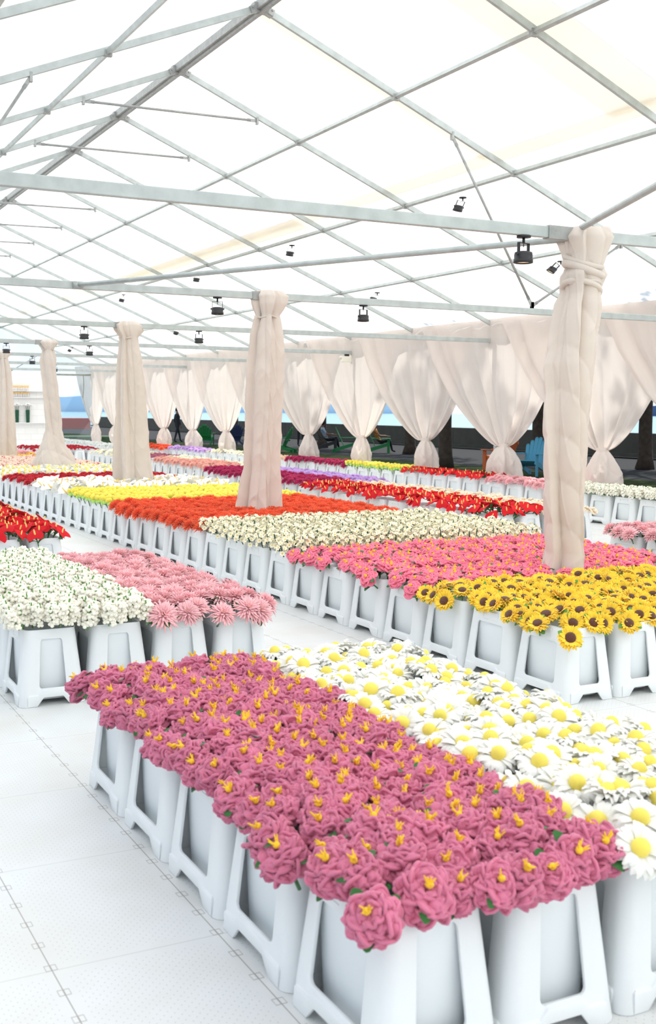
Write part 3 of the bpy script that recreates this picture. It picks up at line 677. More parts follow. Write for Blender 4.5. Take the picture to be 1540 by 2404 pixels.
def sitting(loc, rz, label, top, hr=.12):
    J = [(0, .08, .42), (0, .16, .62), (0, .25, .86), (0, .26, .97), (0, .24, 1.05), (0, .235, 1.14)]
    Rr = [(.15, .12), (.14, .11), (.15, .10), (.05, .05), (.08, .09), (.075, .085)]; E = [(0, 1), (1, 2), (2, 3), (3, 4), (4, 5)]
    for s_ in (-1, 1):
        a = len(J)
        J += [(s_ * .10, .0, .42), (s_ * .13, -.36, .50), (s_ * .12, -.46, .08), (s_ * .12, -.60, .04)]; Rr += [.085, .06, .042, .035]; E += [(0, a), (a, a + 1), (a + 1, a + 2), (a + 2, a + 3)]
        a = len(J); J += [(s_ * .18, .22, .88), (s_ * .27, .05, .66), (s_ * .20, -.20, .66)]; Rr += [.05, .04, .028]; E += [(2, a), (a, a + 1), (a + 1, a + 2)]
        wrist_i[0] = a + 2; fingers(J, E, Rr, J[a + 2], (0, -1, -.1), s_)
    J.append((0, .15, 1.10)); Rr.append(.014); E.append((4, len(J) - 1))
    return person('person', J, E, Rr, [(SKIN, lambda c: c.z > .95 or (c.y < .1 and c.z > .58)), (top, lambda c: c.z > .5 and c.y > .0), (DARKC, lambda c: True)], loc, rz, label, hair=((0, .26, 1.15), hr))
standing((19.9, 55.2, -.05), R(100), 'person in dark clothes walking past the sea wall between the far curtains', .24)
standing((23.2, 47.6, -.05), R(10), 'person in dark trousers standing by the sea wall beside a curtain', .05)
sitting((22.05, 42.6, -.02), R(65), 'seated person in a light top with arms forward behind a curtain', LIGHTC, .13)
sitting((22.82, 39.5, -.02), R(60), 'seated person in a brown patterned top on a green chair', PATT)

# ------------------------------------------------------------------ flower bucket
PX, PY, HB = .384, .52, .42
def bucket():
    root = empty('flower_bucket')
    hx, hy = PX / 2 - .004, PY / 2 - .004; rc = .045
    zs_step = .066
    def half(z, which):
        base = (hx, hy)[which]
        if z <= .058: return base
        k = (z - .066) / (HB - .066); return base - .008 - (.038 if which == 0 else .036) * max(0, k)
    bm = bmesh.new()
    def face_pt(side, s_, z):
        # side 0:+Y long? sides: 0,2 -> faces normal to X (long, run along Y); 1,3 -> normal to Y
        ax = half(z, 0); ay = half(z, 1)
        if side == 0: return (-ax, s_ * (ay - rc), z)
        if side == 2: return (ax, -s_ * (ay - rc), z)
        if side == 1: return (-s_ * (ax - rc), -ay, z)
        return (s_ * (ax - rc), ay, z)
    def addface(pts):
        vs = [bm.verts.new(p) for p in pts]
        return vs
    for side in range(4):
        long_ = side in (0, 2)
        # window in (s,z): s in -1..1 of the flat part
        wt, wb = (.74, .70) if long_ else (.58, .58)
        zt, zb = (.335, .098) if long_ else (.368, .098)
        # upper panel split in rings between outer outline and window, sampled at matching parameters
        n = 10
        def outl():
            o = []
            for k in range(n + 1): o.append((-1 + 2 * k / n, HB))
            for k in range(1, n): o.append((1, HB + (zs_step - HB) * k / n))
            ft = [(1, .066), (.62, .066), (.48, .094), (-.48, .094), (-.62, .066), (-1, .066)] if long_ else [(1, .066), (.60, .066), (.42, .094), (-.42, .094), (-.60, .066), (-1, .066)]
            o += ft
            for k in range(1, n): o.append((-1, .066 + (HB - .066) * k / n))
            return o, len(ft)
        o, nf_ = outl()
        def win(cnt):
            # rounded trapezoid
            pts = []; rr_ = .12; rz_ = .02
            cs = [(-wt, zt), (wt, zt), (wb, zb), (-wb, zb)]
            for ci, (cx, cz) in enumerate(cs):
                sx_ = 1 if cx > 0 else -1; sz_ = 1 if ci < 2 else -1
                angs = {0: (180, 90), 1: (90, 0), 2: (0, -90), 3: (-90, -180)}[ci]
                for k in range(6):
                    a = R(angs[0] + (angs[1] - angs[0]) * k / 5); pts.append((cx - sx_ * rr_ + rr_ * math.cos(a), cz - sz_ * rz_ + rz_ * math.sin(a)))
            return pts
        w = win(0)
        ov = [bm.verts.new(face_pt(side, s_, z)) for s_, z in o]; wv = [bm.verts.new(face_pt(side, s_, z)) for s_, z in w]
        ed = []
        for V in (ov, wv):
            for k in range(len(V)): ed.append(bm.edges.new((V[k], V[(k + 1) % len(V)])))
        bmesh.ops.triangle_fill(bm, edges=ed, use_beauty=True)
        # foot band strip
        top = [(1, .060), (.60, .060), (.46, .088), (-.46, .088), (-.60, .060), (-1, .060)] if long_ else [(1, .060), (.58, .060), (.40, .088), (-.40, .088), (-.58, .060), (-1, .060)]
        bot = [(1, .0), (.66, .0), (.44, .048), (-.44, .048), (-.66, .0), (-1, .0)] if long_ else [(1, .0), (.64, .0), (.38, .048), (-.38, .048), (-.64, .0), (-1, .0)]
        def band(s_, z, zz): 
            ax, ay = hx, hy
            if side == 0: return (-ax, s_ * (ay - rc), z)
            if side == 2: return (ax, -s_ * (ay - rc), z)
            if side == 1: return (-s_ * (ax - rc), -ay, z)
            return (s_ * (ax - rc), ay, z)
        tv = [bm.verts.new(band(s_, z, z)) for s_, z in top]; bv = [bm.verts.new(band(s_, z, z)) for s_, z in bot]
        uv_ = [ov[2 * n + k] for k in range(0)]
        lo = [v for v in ov[2 * n: 2 * n + 6]]
        for k in range(5):
            bm.faces.new((tv[k], tv[k + 1], bv[k + 1], bv[k])); bm.faces.new((lo[k], lo[k + 1], tv[k + 1], tv[k]))
        # corner to the next side (quarter round)
        zlist = [HB - (HB - zs_step) * k / n for k in range(n + 1)] + [.060, 0.0]
        sgn = {0: (-1, -1), 1: (1, -1), 2: (1, 1), 3: (-1, 1)}[side]   # corner after s=+-1 end
        cols = []
        for z in zlist:
            ax = half(z, 0); ay = half(z, 1)
            row = []
            for k in range(7):
                a = R(15 * k)
                # corner centre
                cxx, cyy = sgn[0] * (ax - rc), sgn[1] * (ay - rc)
                base = {0: 180, 1: 270, 2: 0, 3: 90}[side]
                aa = R(base) + a; row.append(bm.verts.new((cxx + rc * math.cos(aa), cyy + rc * math.sin(aa), z)))
            cols.append(row)
        for a in range(len(cols) - 1):
            for k in range(6): bm.faces.new((cols[a][k], cols[a][k + 1], cols[a + 1][k + 1], cols[a + 1][k]))
    bmesh.ops.remove_doubles(bm, verts=bm.verts, dist=.0012)
    bmesh.ops.recalc_face_normals(bm, faces=bm.faces)
    me = bpy.data.meshes.new('frame'); bm.to_mesh(me); bm.free(); me.materials.append(M_plastic)
    fr = bpy.data.objects.new('frame', me); C.objects.link(fr)
    so_ = fr.modifiers.new('s', 'SOLIDIFY'); so_.thickness = .011; so_.offset = -1
    bv = fr.modifiers.new('b', 'BEVEL'); bv.width = .0025; bv.segments = 2; bv.limit_method = 'ANGLE'; bv.angle_limit = R(40)
    dg = bpy.context.evaluated_depsgraph_get(); m2 = bpy.data.meshes.new_from_object(fr.evaluated_get(dg)); fr.modifiers.clear(); fr.data = m2; m2.name = 'frame'
    m2.polygons.foreach_set('use_smooth', [True] * len(m2.polygons)); m2.set_sharp_from_angle(angle=R(38))
    fr.parent = root
    # tub
    mb = MB(); P = []
    for z, ax, ay in ((.03, .108, .180), (.022, .118, .190), (.04, .122, .194), (.38, .136, .204), (.418, .142, .212), (.424, .146, .216), (.420, .139, .209), (.37, .131, .199), (.06, .114, .186), (.05, .02, .02)):
        row = []
        for q in range(4):
            sg = ((1, 1), (-1, 1), (-1, -1), (1, -1))[q]; r_ = min(.045, ax * .9)
            for k in range(6):
                a = R(90 * q + 18 * k); row.append((sg[0] * (ax - r_) + r_ * math.cos(a), sg[1] * (ay - r_) + r_ * math.sin(a), z))
        P.append(row)
    P.insert(0, [(0, 0, .03)] * 24)
    mb.grid(P, wrap=True); mb.build('tub', M_tub, root)
    # raised label recess on the long sides
    mb = MB()
    for s_ in (-1, 1):
        x = s_ * (half(.375, 0) + .0015); tl = math.atan2(.038, HB) * (1 if s_ < 0 else -1)
        for c, d in (((x, 0, .402), (.004, .15, .003)), ((x, -.075, .378), (.004, .003, .045)), ((x, .075, .378), (.004, .003, .045)), ((x, -.05, .356), (.004, .05, .003)), ((x, .05, .356), (.004, .05, .003))):
            mb.box(c, d, rot=rotm('Y', -tl))
    mb.build('label_frame', M_plastic, root, smooth=False)
    return root

# ------------------------------------------------------------------ flower meshes
def petalgrid(az, tilt, ln, wd, rg, nu=9, nv=7, ruff=.007, cup=.2, curl=0.5, r0=.004, z0=0., nr=3, tipw=.6, bend=.6):
    """a petal: az direction, tilt from axis, grows from the centre"""
    ca, sa = math.cos(az), math.sin(az); ph = rg.uniform(0, 6.28); ph2 = rg.uniform(0, 6.28)
    P = []; r, z = r0, z0; dv = ln / nv
    for i in range(nv + 1):
        v = i / nv; a = tilt * (1 - bend + bend * v) + curl * v ** 3
        if i: r += math.sin(a) * dv; z += math.cos(a) * dv
        w = wd * (.35 + .65 * math.sin(min(1, v * 1.25) * math.pi / 2)) * (1 if v < .75 else 1 - (v - .75) * (1 - tipw) * 4 * .5)
        row = []
        nrm = (math.cos(a), -math.sin(a))   # inward-up normal in (r,z)
        for j in range(nu):
            u = -1 + 2 * j / (nu - 1)
            tip = -.18 * ln * (u * u) * (v ** 3)
            rf = ruff * v * (math.sin(nr * math.pi * u + ph) + .5 * math.sin(nr * 1.7 * math.pi * u + ph2))
            off = cup * wd * u * u - rf
            rr = r - nrm[0] * off * 1.0 + math.sin(a) * tip; zz = z - nrm[1] * off + math.cos(a) * tip
            lat = u * w / 2
            row.append((rr * ca - lat * sa, rr * sa + lat * ca, zz))
        P.append(row)
    return P
def stem_mesh(name, h=.17, leaf=True, m_=None, seed=1, r=.005):
    rg = random.Random(seed); mb = MB(); mb.tube([(0, 0, -.005), (.004, 0, -h * .5), (0, .004, -h)], r, 6)
    if leaf:
        for q in range(3):
            a = rg.uniform(0, 6.28); mb.puff(petalgrid(a, 1.15, .085, .035, rg, 5, 5, .002, .1, .5, z0=-.03 - .02 * q), .004)
    return mb.mesh(name, [m_ or M_green])
def peony(seed, Rr=.072, ruff=.007, nu=12, nv=8, rings=None, th=.013, rim=.0050, rim_step=1):
    rg = random.Random(seed); mb = MB()
    rings = rings or [(4, .15, .046, .040), (5, .45, .054, .052), (6, .80, .060, .060), (7, 1.15, .064, .064), (7, 1.5, .066, .064), (7, 1.9, .062, .060)]
    for q, (n, tl, ln, wd) in enumerate(rings):
        o = rg.uniform(0, 6.28)
        for k in range(n):
            az = o + 2 * math.pi * k / n + rg.uniform(-.2, .2); s_ = rg.uniform(.85, 1.12)
            G = petalgrid(az, tl + rg.uniform(-.12, .12), ln * s_, wd * rg.uniform(.9, 1.2), rg, nu, nv, ruff, rg.uniform(-.1, .3), rg.uniform(.2, 1.5), z0=-.012 - .004 * q, nr=rg.choice((1.3, 1.8, 2.3)))
            mb.puff(G, th)
            h_ = nv // 2; edge_ = [G[i][0] for i in range(h_, nv)] + G[nv] + [G[i][-1] for i in range(nv - 1, h_ - 1, -1)]
            e_ = np.array(edge_); e_[1:-1] = (e_[:-2] + 2 * e_[1:-1] + e_[2:]) / 4; e_ = e_[::2] if rim_step == 2 else e_
            mb.tube(e_, rim, 5)
    return mb
def stamens(seed, h=.050, n=7, sp=.017, r=.0030):
    rg = random.Random(seed); mb = MB()
    mb.sphere((rg.uniform(-.003, .003), 0, h - .012), .0095, 8, 6, bumpy=.1, rg=rg)
    for k in range(n):
        a = rg.uniform(0, 6.28); d = rg.uniform(.3, 1) * sp
        mb.tube([(0, 0, h - .022), (d * .5 * math.cos(a), d * .5 * math.sin(a), h - .005), (d * math.cos(a), d * math.sin(a), h + rg.uniform(-.002, .012))], [r, r * .9, r * .5], 5)
    return mb
def spider(seed, n=85, ln=.066, r=.0042, droop=.55, rin=.01, hemi=1.75, seg=5, flat=.6, thick_mid=1.0):
    rg = random.Random(seed); mb = MB()
    for k in range(n):
        t = (k + .5) / n; tl = hemi * t ** .62 + rg.uniform(-.08, .08); az = k * 2.39996 + rg.uniform(-.12, .12)
        l_ = ln * (.62 + .42 * t) * rg.uniform(.88, 1.12); path = []; rr = rin * t; z = .006 * (1 - t) + .0; a = tl * .75; bend = rg.uniform(.2, 1.0) * droop; side = rg.uniform(-.25, .25)
        x = rr * math.cos(az); y = rr * math.sin(az)
        for i in range(seg):
            path.append((x, y, z)); v = (i + .5) / seg; aa = a + bend * v * 1.2 + tl * .15; z2 = az + side * v
            dl = l_ / (seg - 1); x += math.sin(aa) * math.cos(z2) * dl; y += math.sin(aa) * math.sin(z2) * dl; z += math.cos(aa) * dl
        rads = [r * .7, r * thick_mid, r * 1.05 * thick_mid, r * .95, r * .25][:seg]
        mb.tube(path, np.interp(np.linspace(0, 1, seg), np.linspace(0, 1, len(rads)), rads), 5, flat=flat)
    return mb
def rays(seed, n=20, ln=.06, wd=.016, tilt=1.5, curl=.35, rows=1, th=.005, r0=.012, tipw=.4, z0=-.004, nu=5, nv=6, cup=.12, jit=.12, ruff=.0008):
    rg = random.Random(seed); mb = MB()
    for q in range(rows):
        for k in range(n):
            az = 2 * math.pi * (k + .5 * q) / n + rg.uniform(-.06, .06)
            mb.puff(petalgrid(az, tilt - .28 * q + rg.uniform(-jit, jit), ln * rg.uniform(.88, 1.08) * (1 - .1 * q), wd, rg, nu, nv, ruff, cup, curl + rg.uniform(-.25, .25), r0=r0, z0=z0 + .003 * q, tipw=tipw, bend=.15), th)
    return mb
def dome(r=.022, h=.018, z0=-.002, nu=18, nv=8, bump_=0, seed=1):
    rg = random.Random(seed); mb = MB(); P = []
    for i in range(nv + 1):
        a = math.pi * .62 * (1 - i / nv); P.append([((r + (rg.uniform(-bump_, bump_))) * math.sin(a) / 1.0 * math.cos(t), r * math.sin(a) * math.sin(t), z0 + h * math.cos(a) + .002) for t in np.linspace(0, 2 * math.pi, nu, endpoint=False)])
    mb.grid(P, wrap=True); return mb

FL = {}   # species -> dict(meshes=[...], parts=[(name,[meshes])], n per cell, z, tilt, size)
def reg(key, name, bodies, parts, nx, ny, z, tilt, s=1.0, cat='flower', desc='', jit=.3, upright=False, edge=.9, one=None):
    FL[key] = dict(name=name, bodies=bodies, parts=parts, nx=nx, ny=ny, z=z, tilt=tilt, s=s, cat=cat, desc=desc, jit=jit, upright=upright, edge=edge)
def mesh_of(mb, nm, mats): return mb.mesh(nm, mats)
yel = vel('yellow_felt', (252, 205, 52), .04)
stem_a = stem_mesh('stem', .11, True, M_green, 3); stem_b = stem_mesh('stem', .10, False, M_dkgreen, 4); stem_c = stem_mesh('stem', .10, True, M_ltgreen, 6)

m_mauve = vel('mauve_velvet', (214, 122, 150)); reg('mauve', 'mauve_peony', [mesh_of(peony(s_), 'mauve_peony', [m_mauve]) for s_ in (1, 2, 3, 4, 5)], [('stamens', [mesh_of(stamens(s_), 'stamens', [yel]) for s_ in (1, 2, 3)]), ('stem', [stem_a])], 4, 5, .465, .42, 1.10, desc='mauve velvet peony', edge=.9)
m_wh = mat('white_felt_petal', (253, 252, 247), rough=.92, sheen=.2, var=.02, spec=.1, trans=.32); m_dc = vel('daisy_yellow', (246, 226, 104), .04)
reg('daisy', 'daisy', [mesh_of(rays(s_, 21, .062, .0185, 1.5, 1.0, 2, .006, z0=-.002, jit=.24), 'daisy', [m_wh]) for s_ in (1, 2, 3, 4)], [('flower_center', [mesh_of(dome(.0235, .024, z0=.010), 'flower_center', [m_dc])]), ('stem', [stem_b])], 4, 5, .475, .62, 1.16, desc='white felt daisy', edge=.8, jit=.42)
m_sf = vel('sunflower_yellow', (255, 214, 66)); m_disc = mat('brown_disc', (92, 46, 22), rough=1, sheen=.3, bump=.8, bscale=260)
reg('sunflower', 'sunflower', [mesh_of(rays(s_, 21, .050, .016, 1.72, -.15, 3, .0055, r0=.024, z0=-.004, tipw=.0, jit=.3), 'sunflower', [m_sf]) for s_ in (1, 2, 3, 4)], [('flower_center', [mesh_of(dome(.029, .011, z0=.006, bump_=.0008), 'flower_center', [m_disc])]), ('stem', [stem_c])], 4, 4, .435, .8, 1.0, desc='yellow sunflower', edge=1.2, jit=.45)
m_pk = vel('hot_pink_velvet', (253, 134, 160)); RNG = [(4, .2, .040, .042), (5, .6, .048, .052), (6, 1.05, .056, .058), (6, 1.5, .058, .060)]
reg('pinkpeony', 'pink_peony', [mesh_of(peony(s_, ruff=.006, nu=9, nv=6, rings=RNG, th=.009, rim=.0056, rim_step=2), 'pink_peony', [m_pk]) for s_ in (11, 12, 13, 14)], [('stamens', [mesh_of(stamens(s_, .040, 4, .014, .0022), 'stamens', [yel]) for s_ in (4, 5)]), ('stem', [stem_a])], 3, 4, .445, .4, 1.2, desc='bright pink velvet peony', edge=1.1)
# sprays of little blossoms on upright stems
def spray(seed, nb, hgt, rb, lob, spread, mats_idx=(0, 1, 2), cup=False, petal=5, rl=.5):
    rg = random.Random(seed); mb = MB(); mb.tube([(0, 0, -.05), (0, 0, hgt * .5), (.004, 0, hgt * .85)], .0042, 6, mi=1)
    for k in range(nb):
        t = (k + .5) / nb; a = k * 2.4 + rg.uniform(-.3, .3); z = -.015 + hgt * t; d = spread * (1.0 - .45 * t) * rg.uniform(.8, 1.1); c = np.array([d * math.cos(a), d * math.sin(a), z])
        nrm = np.array([math.cos(a), math.sin(a), rg.uniform(.2, .9) + t]); nrm /= np.linalg.norm(nrm)
        e1 = np.cross(nrm, (0, 0, 1.)); e1 /= np.linalg.norm(e1) + 1e-6; e2 = np.cross(nrm, e1); o = rg.uniform(0, 6.28)
        for q in range(petal):
            b_ = o + 2 * math.pi * q / petal; p = c + lob * (math.cos(b_) * e1 + math.sin(b_) * e2) - nrm * .003
            mb.sphere(p, rb, 7, 5, mi=0, sc_=(1, 1, .9))
        if cup: mb.sphere(c + nrm * .006, rb * .62, 6, 5, mi=2)
        else: mb.sphere(c, rb * .7, 6, 4, mi=0)
    for q in range(1):
        a = rg.uniform(0, 6.28); mb.tube([(.008 * math.cos(a), .008 * math.sin(a), -.02), (.02 * math.cos(a), .02 * math.sin(a), hgt * .55), (.022 * math.cos(a), .022 * math.sin(a), hgt * .95)], [.004, .006, .003], 5, mi=1)
    return mb
m_cr = vel('cream_felt', (255, 251, 236), .02); m_nc = vel('narcissus_cream', (255, 249, 224), .02); m_ny = vel('narcissus_yellow', (250, 216, 96), .04)
reg('tuberose', 'cream_blossom_spray', [mesh_of(spray(s_, 16, .105, .0105, .0115, .034, petal=4), 'cream_blossom_spray', [m_cr, M_ltgreen]) for s_ in (1, 2, 3)], [], 5, 6, .455, .2, 1.1, desc='cream blossom spray', jit=.35, edge=.5)
def narc(seed):
    rg = random.Random(seed); mb = MB(); mb.tube([(0, 0, -.05), (0, 0, .04), (.004, 0, .085)], .0042, 6, mi=1)
    for k in range(10):
        t = k / 9; a = k * 2.4; d = .032 * (1.05 - .4 * t); c = np.array([d * math.cos(a), d * math.sin(a), -.01 + .085 * t])
        ax = Vector((math.cos(a), math.sin(a), .5 + t)).normalized(); Rm = np.array(ax.to_track_quat('Z', 'Y').to_matrix())
        for q in range(6):
            P = np.array(petalgrid(q * math.pi / 3, 1.25, .024, .016, rg, 4, 3, .001, .15, .1, r0=.003, tipw=.4)) @ Rm.T + c; mb.puff(P, .005, 0)
        mb.sphere(c + np.array(ax) * .005, .0058, 6, 5, mi=2)
    return mb
reg('narcissus', 'narcissus_spray', [mesh_of(narc(s_), 'narcissus_spray', [m_nc, M_dkgreen, m_ny]) for s_ in (1, 2, 3)], [], 4, 5, .455, .25, 1.15, desc='cream narcissus spray', jit=.35, edge=.5)
def mum(key, name, rgb, desc, nx=3, ny=3, z=.455, s=1.0, tilt=.35, tip=None, **kw):
    M = vel(name + '_felt', rgb)
    bodies = []
    for q in (1, 2, 3):
        mb = spider(q * 7 + len(FL), **kw); bodies.append(mesh_of(mb, name, [M]))
    reg(key, name, bodies, [], nx, ny, z, tilt, s, desc=desc, edge=1.0)
def orange_mat():
    M = vel('orange_felt', (240, 84, 46)); return M
mum('orange', 'orange_chrysanthemum', (247, 100, 58), 'bright orange spiky chrysanthemum', n=120, ln=.085, r=.0056, droop=.5, s=1.1, z=.45, ny=4)
mum('lightpink', 'pink_chrysanthemum', (255, 198, 202), 'pale pink shaggy chrysanthemum', n=130, ln=.078, r=.0068, flat=.4, droop=.7, s=1.12, z=.46, ny=4)
M_b = FL['lightpink']; M_b['parts'] = [('flower_center', [mesh_of(stamens(9, .030, 8, .014, .003), 'flower_center', [vel('orange_yellow', (250, 190, 80))])]), ('stem', [stem_a])]
mum('crimson', 'crimson_chrysanthemum', (192, 34, 96), 'crimson spiky chrysanthemum', n=80, ln=.078, r=.0064, droop=.5, ny=4, s=1.1)
mum('lilac', 'lilac_aster', (222, 186, 240), 'lilac soft aster', n=80, ln=.07, r=.0056, flat=.4, ny=4, s=1.1)
mum('peach', 'peach_chrysanthemum', (252, 192, 176), 'peach spider chrysanthemum', n=80, ln=.085, r=.0046, droop=1.0, ny=4, s=1.1)
mum('red', 'red_zinnia', (206, 28, 46), 'deep red pointed zinnia', nx=3, ny=4, n=50, ln=.058, r=.0095, flat=.4, droop=.2, s=1.12, z=.45)
mum('mauvemix', 'dusty_rose_aster', (196, 110, 136), 'dusty rose and pink aster', n=45, ln=.055, r=.0055)
mum('whitespiky', 'white_spider_flower', (248, 250, 246), 'white spiky flower', n=50, ln=.085, r=.005, droop=.8)
mum('darkred', 'red_carnation', (196, 22, 44), 'dark red carnation', n=40, ln=.05, r=.009, flat=.5)
# anthurium
m_an = mat('red_anthurium', (214, 24, 36), rough=.75, var=.08, noise=.06, nscale=18, trans=.1, spec=.25); m_spx = vel('pale_yellow_spadix', (250, 226, 130), .03)
def anth(seed):
    rg = random.Random(seed); mb = MB(); P = []
    nu, nv = 13, 10
    for i in range(nv + 1):
        v = i / nv; row = []
        w = .066 * (math.sin(math.pi * min(1, (v * .92 + .08)) ** .62) ** .8) if v < 1 else .001
        for j in range(nu):
            u = -1 + 2 * j / (nu - 1); y = -.035 + .125 * v - .028 * abs(u) ** 1.5 * (1 - v) * 1.2
            zz = .016 * u * u + .012 * math.sin(v * 3.1) + .006 * math.sin(3 * u + seed) + .018 * (v - .6) * (1 if v > .6 else 0)
            row.append((u * w, y, zz))
        P.append(row)
    mb.puff(P, .007); return mb
def spadix():
    mb = MB(); mb.tube([(0, .0, .004), (0, .010, .028), (0, .018, .052)], [.0068, .0068, .005], 8); mb.sphere((0, .018, .053), .005, 8, 5); return mb
reg('anthurium', 'red_anthurium', [mesh_of(anth(s_), 'red_anthurium', [m_an]) for s_ in (1, 2, 3)], [('spadix', [mesh_of(spadix(), 'spadix', [m_spx])]), ('stem', [stem_a])], 3, 4, .47, .75, 1.12, desc='red velvet anthurium', edge=1.0, jit=.4)
# calla
m_ca = vel('calla_white', (252, 250, 243), .015)
def calla(seed):
    rg = random.Random(seed); mb = MB(); P = []
    for i in range(9):
        v = i / 8; row = []
        for j in range(15):
            a = -2.75 + 5.5 * j / 14; fl = .012 + .058 * v ** 1.6 * (1 + .35 * math.cos(a)) ; z = -.03 + .085 * v - .025 * v * v + .035 * v * math.cos(a) ** 3 * .9
            row.append((fl * math.cos(a) * (1 + .1 * math.sin(3 * a + seed)), fl * math.sin(a), z))
        P.append(row)
    mb.puff(P, .006); mb.tube([(.002, 0, -.02), (.004, 0, .03), (.008, 0, .062)], [.006, .0062, .0045], 7, mi=1); return mb
reg('calla', 'white_calla', [mesh_of(calla(s_), 'white_calla', [m_ca, m_ny]) for s_ in (1, 2, 3)], [], 3, 3, .47, .45, 1.25, desc='white calla lily', edge=.9)
m_ball = vel('lemon_felt', (247, 229, 92), .03); m_lime = vel('lime_felt', (196, 240, 128), .03)
def craspedia(seed):
    rg = random.Random(seed); mb = MB(); mb.sphere((0, 0, .012), .029, 14, 10, mi=0, bumpy=.01, rg=rg); mb.sphere((rg.uniform(-.008, .008), rg.uniform(-.008, .008), -.033), .026, 12, 8, mi=1, sc_=(1, 1, .9)); mb.tube([(0, 0, -.05), (0, 0, -.12)], .004, 6, mi=2); return mb
reg('ball', 'yellow_billy_button', [mesh_of(craspedia(s_), 'yellow_billy_button', [m_ball, m_lime, M_dkgreen]) for s_ in (1, 2)], [], 5, 6, .475, .15, 1.12, desc='lemon yellow pompom flower', jit=.25, edge=.4)
# roses and ranunculus
def rosette(rgb, nm, key, desc, s=1.0, nx=3, ny=4, extra=None):
    M = vel(nm + '_felt', rgb); bodies = [mesh_of(peony(s_ + 50, ruff=.002, rim=.004, rim_step=2, nu=7, nv=5, rings=[(3, .2, .036, .04), (4, .7, .044, .05), (5, 1.2, .05, .055), (6, 1.7, .05, .055)], th=.008), nm, [M]) for s_ in (1, 2)]
    reg(key, nm, bodies, [], nx, ny, .46, .4, s, desc=desc)
rosette((254, 236, 212), 'cream_rose', 'rose', 'soft cream rose', 1.05)
rosette((252, 214, 186), 'peach_rose', 'peachrose', 'pale peach rose', 1.05)
def ranun(seed):
    rg = random.Random(seed); mb = MB()
    for k in range(9):
        a = k * 2.4; d = .05 * math.sqrt(k / 9); mb.sphere((d * math.cos(a), d * math.sin(a), rg.uniform(.0, .035)), .016, 9, 7, mi=0 if rg.random() > .05 else 2, bumpy=.07, rg=rg)
    for k in range(7):
        a = rg.uniform(0, 6.28); mb.tube([(.03 * math.cos(a), .03 * math.sin(a), -.05), (.05 * math.cos(a), .05 * math.sin(a), .03 * rg.random())], [.007, .004], 5, mi=1)
    return mb
reg('ranunculus', 'blush_ranunculus', [mesh_of(ranun(s_), 'blush_ranunculus', [vel('blush_felt', (250, 224, 204)), M_ltgreen, vel('rose_felt', (232, 120, 130))]) for s_ in (1, 2, 3)], [], 3, 4, .46, .3, 1.05, desc='blush ranunculus bunch', edge=.6)
FL['fardaisy'] = dict(FL['daisy'], name='daisy', nx=2, ny=3, s=1.25)
def mixcream(seed):
    mb = rays(seed, 12, .05, .03, 1.3, .2, 2, .006, z0=-.004); d = dome(.016, .018); mb.add(np.concatenate(d.v), d.f, 1); return mb
reg('creamdaisy', 'cream_yellow_lily', [mesh_of(mixcream(s_), 'cream_yellow_lily', [m_nc, m_ny]) for s_ in (1, 2)], [], 3, 3, .46, .5, 1.15, desc='cream lily')
FL['farsun'] = dict(FL['sunflower'], nx=3, ny=3, s=1.1)
FL['farlilac'] = dict(FL['lilac'])

# ------------------------------------------------------------------ beds
def species_long(r, c):
    for lim, k in ((3, 'sunflower'), (7, 'pinkpeony'), (11, 'narcissus'), (17, 'orange'), (21, 'ball'), (25, 'calla'), (29, 'red'), (34, 'fardaisy'), (43, 'ranunculus'), (47, 'farsun'), (50, 'lightpink'), (56, 'farlilac')):
        if r < lim: return k
BEDS = [  # name, x0, y0, cols, rows, species(r,c), which buckets
    ('front bed', 1.312, 2.254, 4, 5, lambda r, c: 'mauve' if c < 2 else 'daisy', 'all'),
    ('cream and pink bed', 1.317, 6.211, 4, 5, lambda r, c: 'tuberose' if c < 2 else 'lightpink', 'all'),
    ('left red bed', 1.97, 10.66, 2, 9, lambda r, c: 'anthurium', 'all'),
    ('long central bed', 4.075, 4.96, 7, 56, species_long, 'edge'),
    ('anthurium and rose bed', 7.84, 10.90, 4, 10, lambda r, c: 'anthurium' if c < 2 else 'rose', 'edge'),
    ('crimson and lilac bed', 8.20, 16.55, 4, 9, lambda r, c: 'crimson' if c < 2 else 'lilac', 'edge'),
    ('peach bed', 8.68, 22.25, 3, 17, lambda r, c: ('peach' if r < 7 else 'mauvemix' if r < 11 else 'creamdaisy') if c < 1 else ('peach' if r < 4 and c < 2 else 'creamdaisy' if r < 8 else 'mauvemix' if r < 12 else 'creamdaisy'), 'edge'),
    ('far red bed', 7.55, 33.0, 5, 5, lambda r, c: 'darkred', 'edge'),
    ('far white row', 10.55, 34.5, 1, 15, lambda r, c: 'whitespiky', 'edge'),
    ('right pink bed', 7.78, 6.85, 4, 4, lambda r, c: 'lightpink', 'edge'),
    ('curtain row', 11.27, 9.70, 1, 8, lambda r, c: 'tuberose', 'edge'),
    ('curtain row', 11.66, 13.90, 1, 5, lambda r, c: 'lightpink', 'edge'),
    ('curtain row', 11.85, 16.55, 1, 6, lambda r, c: 'anthurium', 'edge'),
    ('curtain row', 11.93, 19.70, 1, 5, lambda r, c: 'ball', 'edge'),
    ('curtain row', 11.98, 22.33, 1, 6, lambda r, c: 'crimson', 'edge'),
    ('curtain row', 11.98, 25.47, 1, 3, lambda r, c: 'peachrose', 'edge'),
    ('curtain row', 11.98, 27.05, 1, 7, lambda r, c: 'creamdaisy', 'edge'),
    ('curtain row', 11.9, 30.75, 1, 6, lambda r, c: 'lilac', 'edge'),
    ('curtain row', 11.7, 33.9, 1, 8, lambda r, c: 'orange', 'edge'),
]
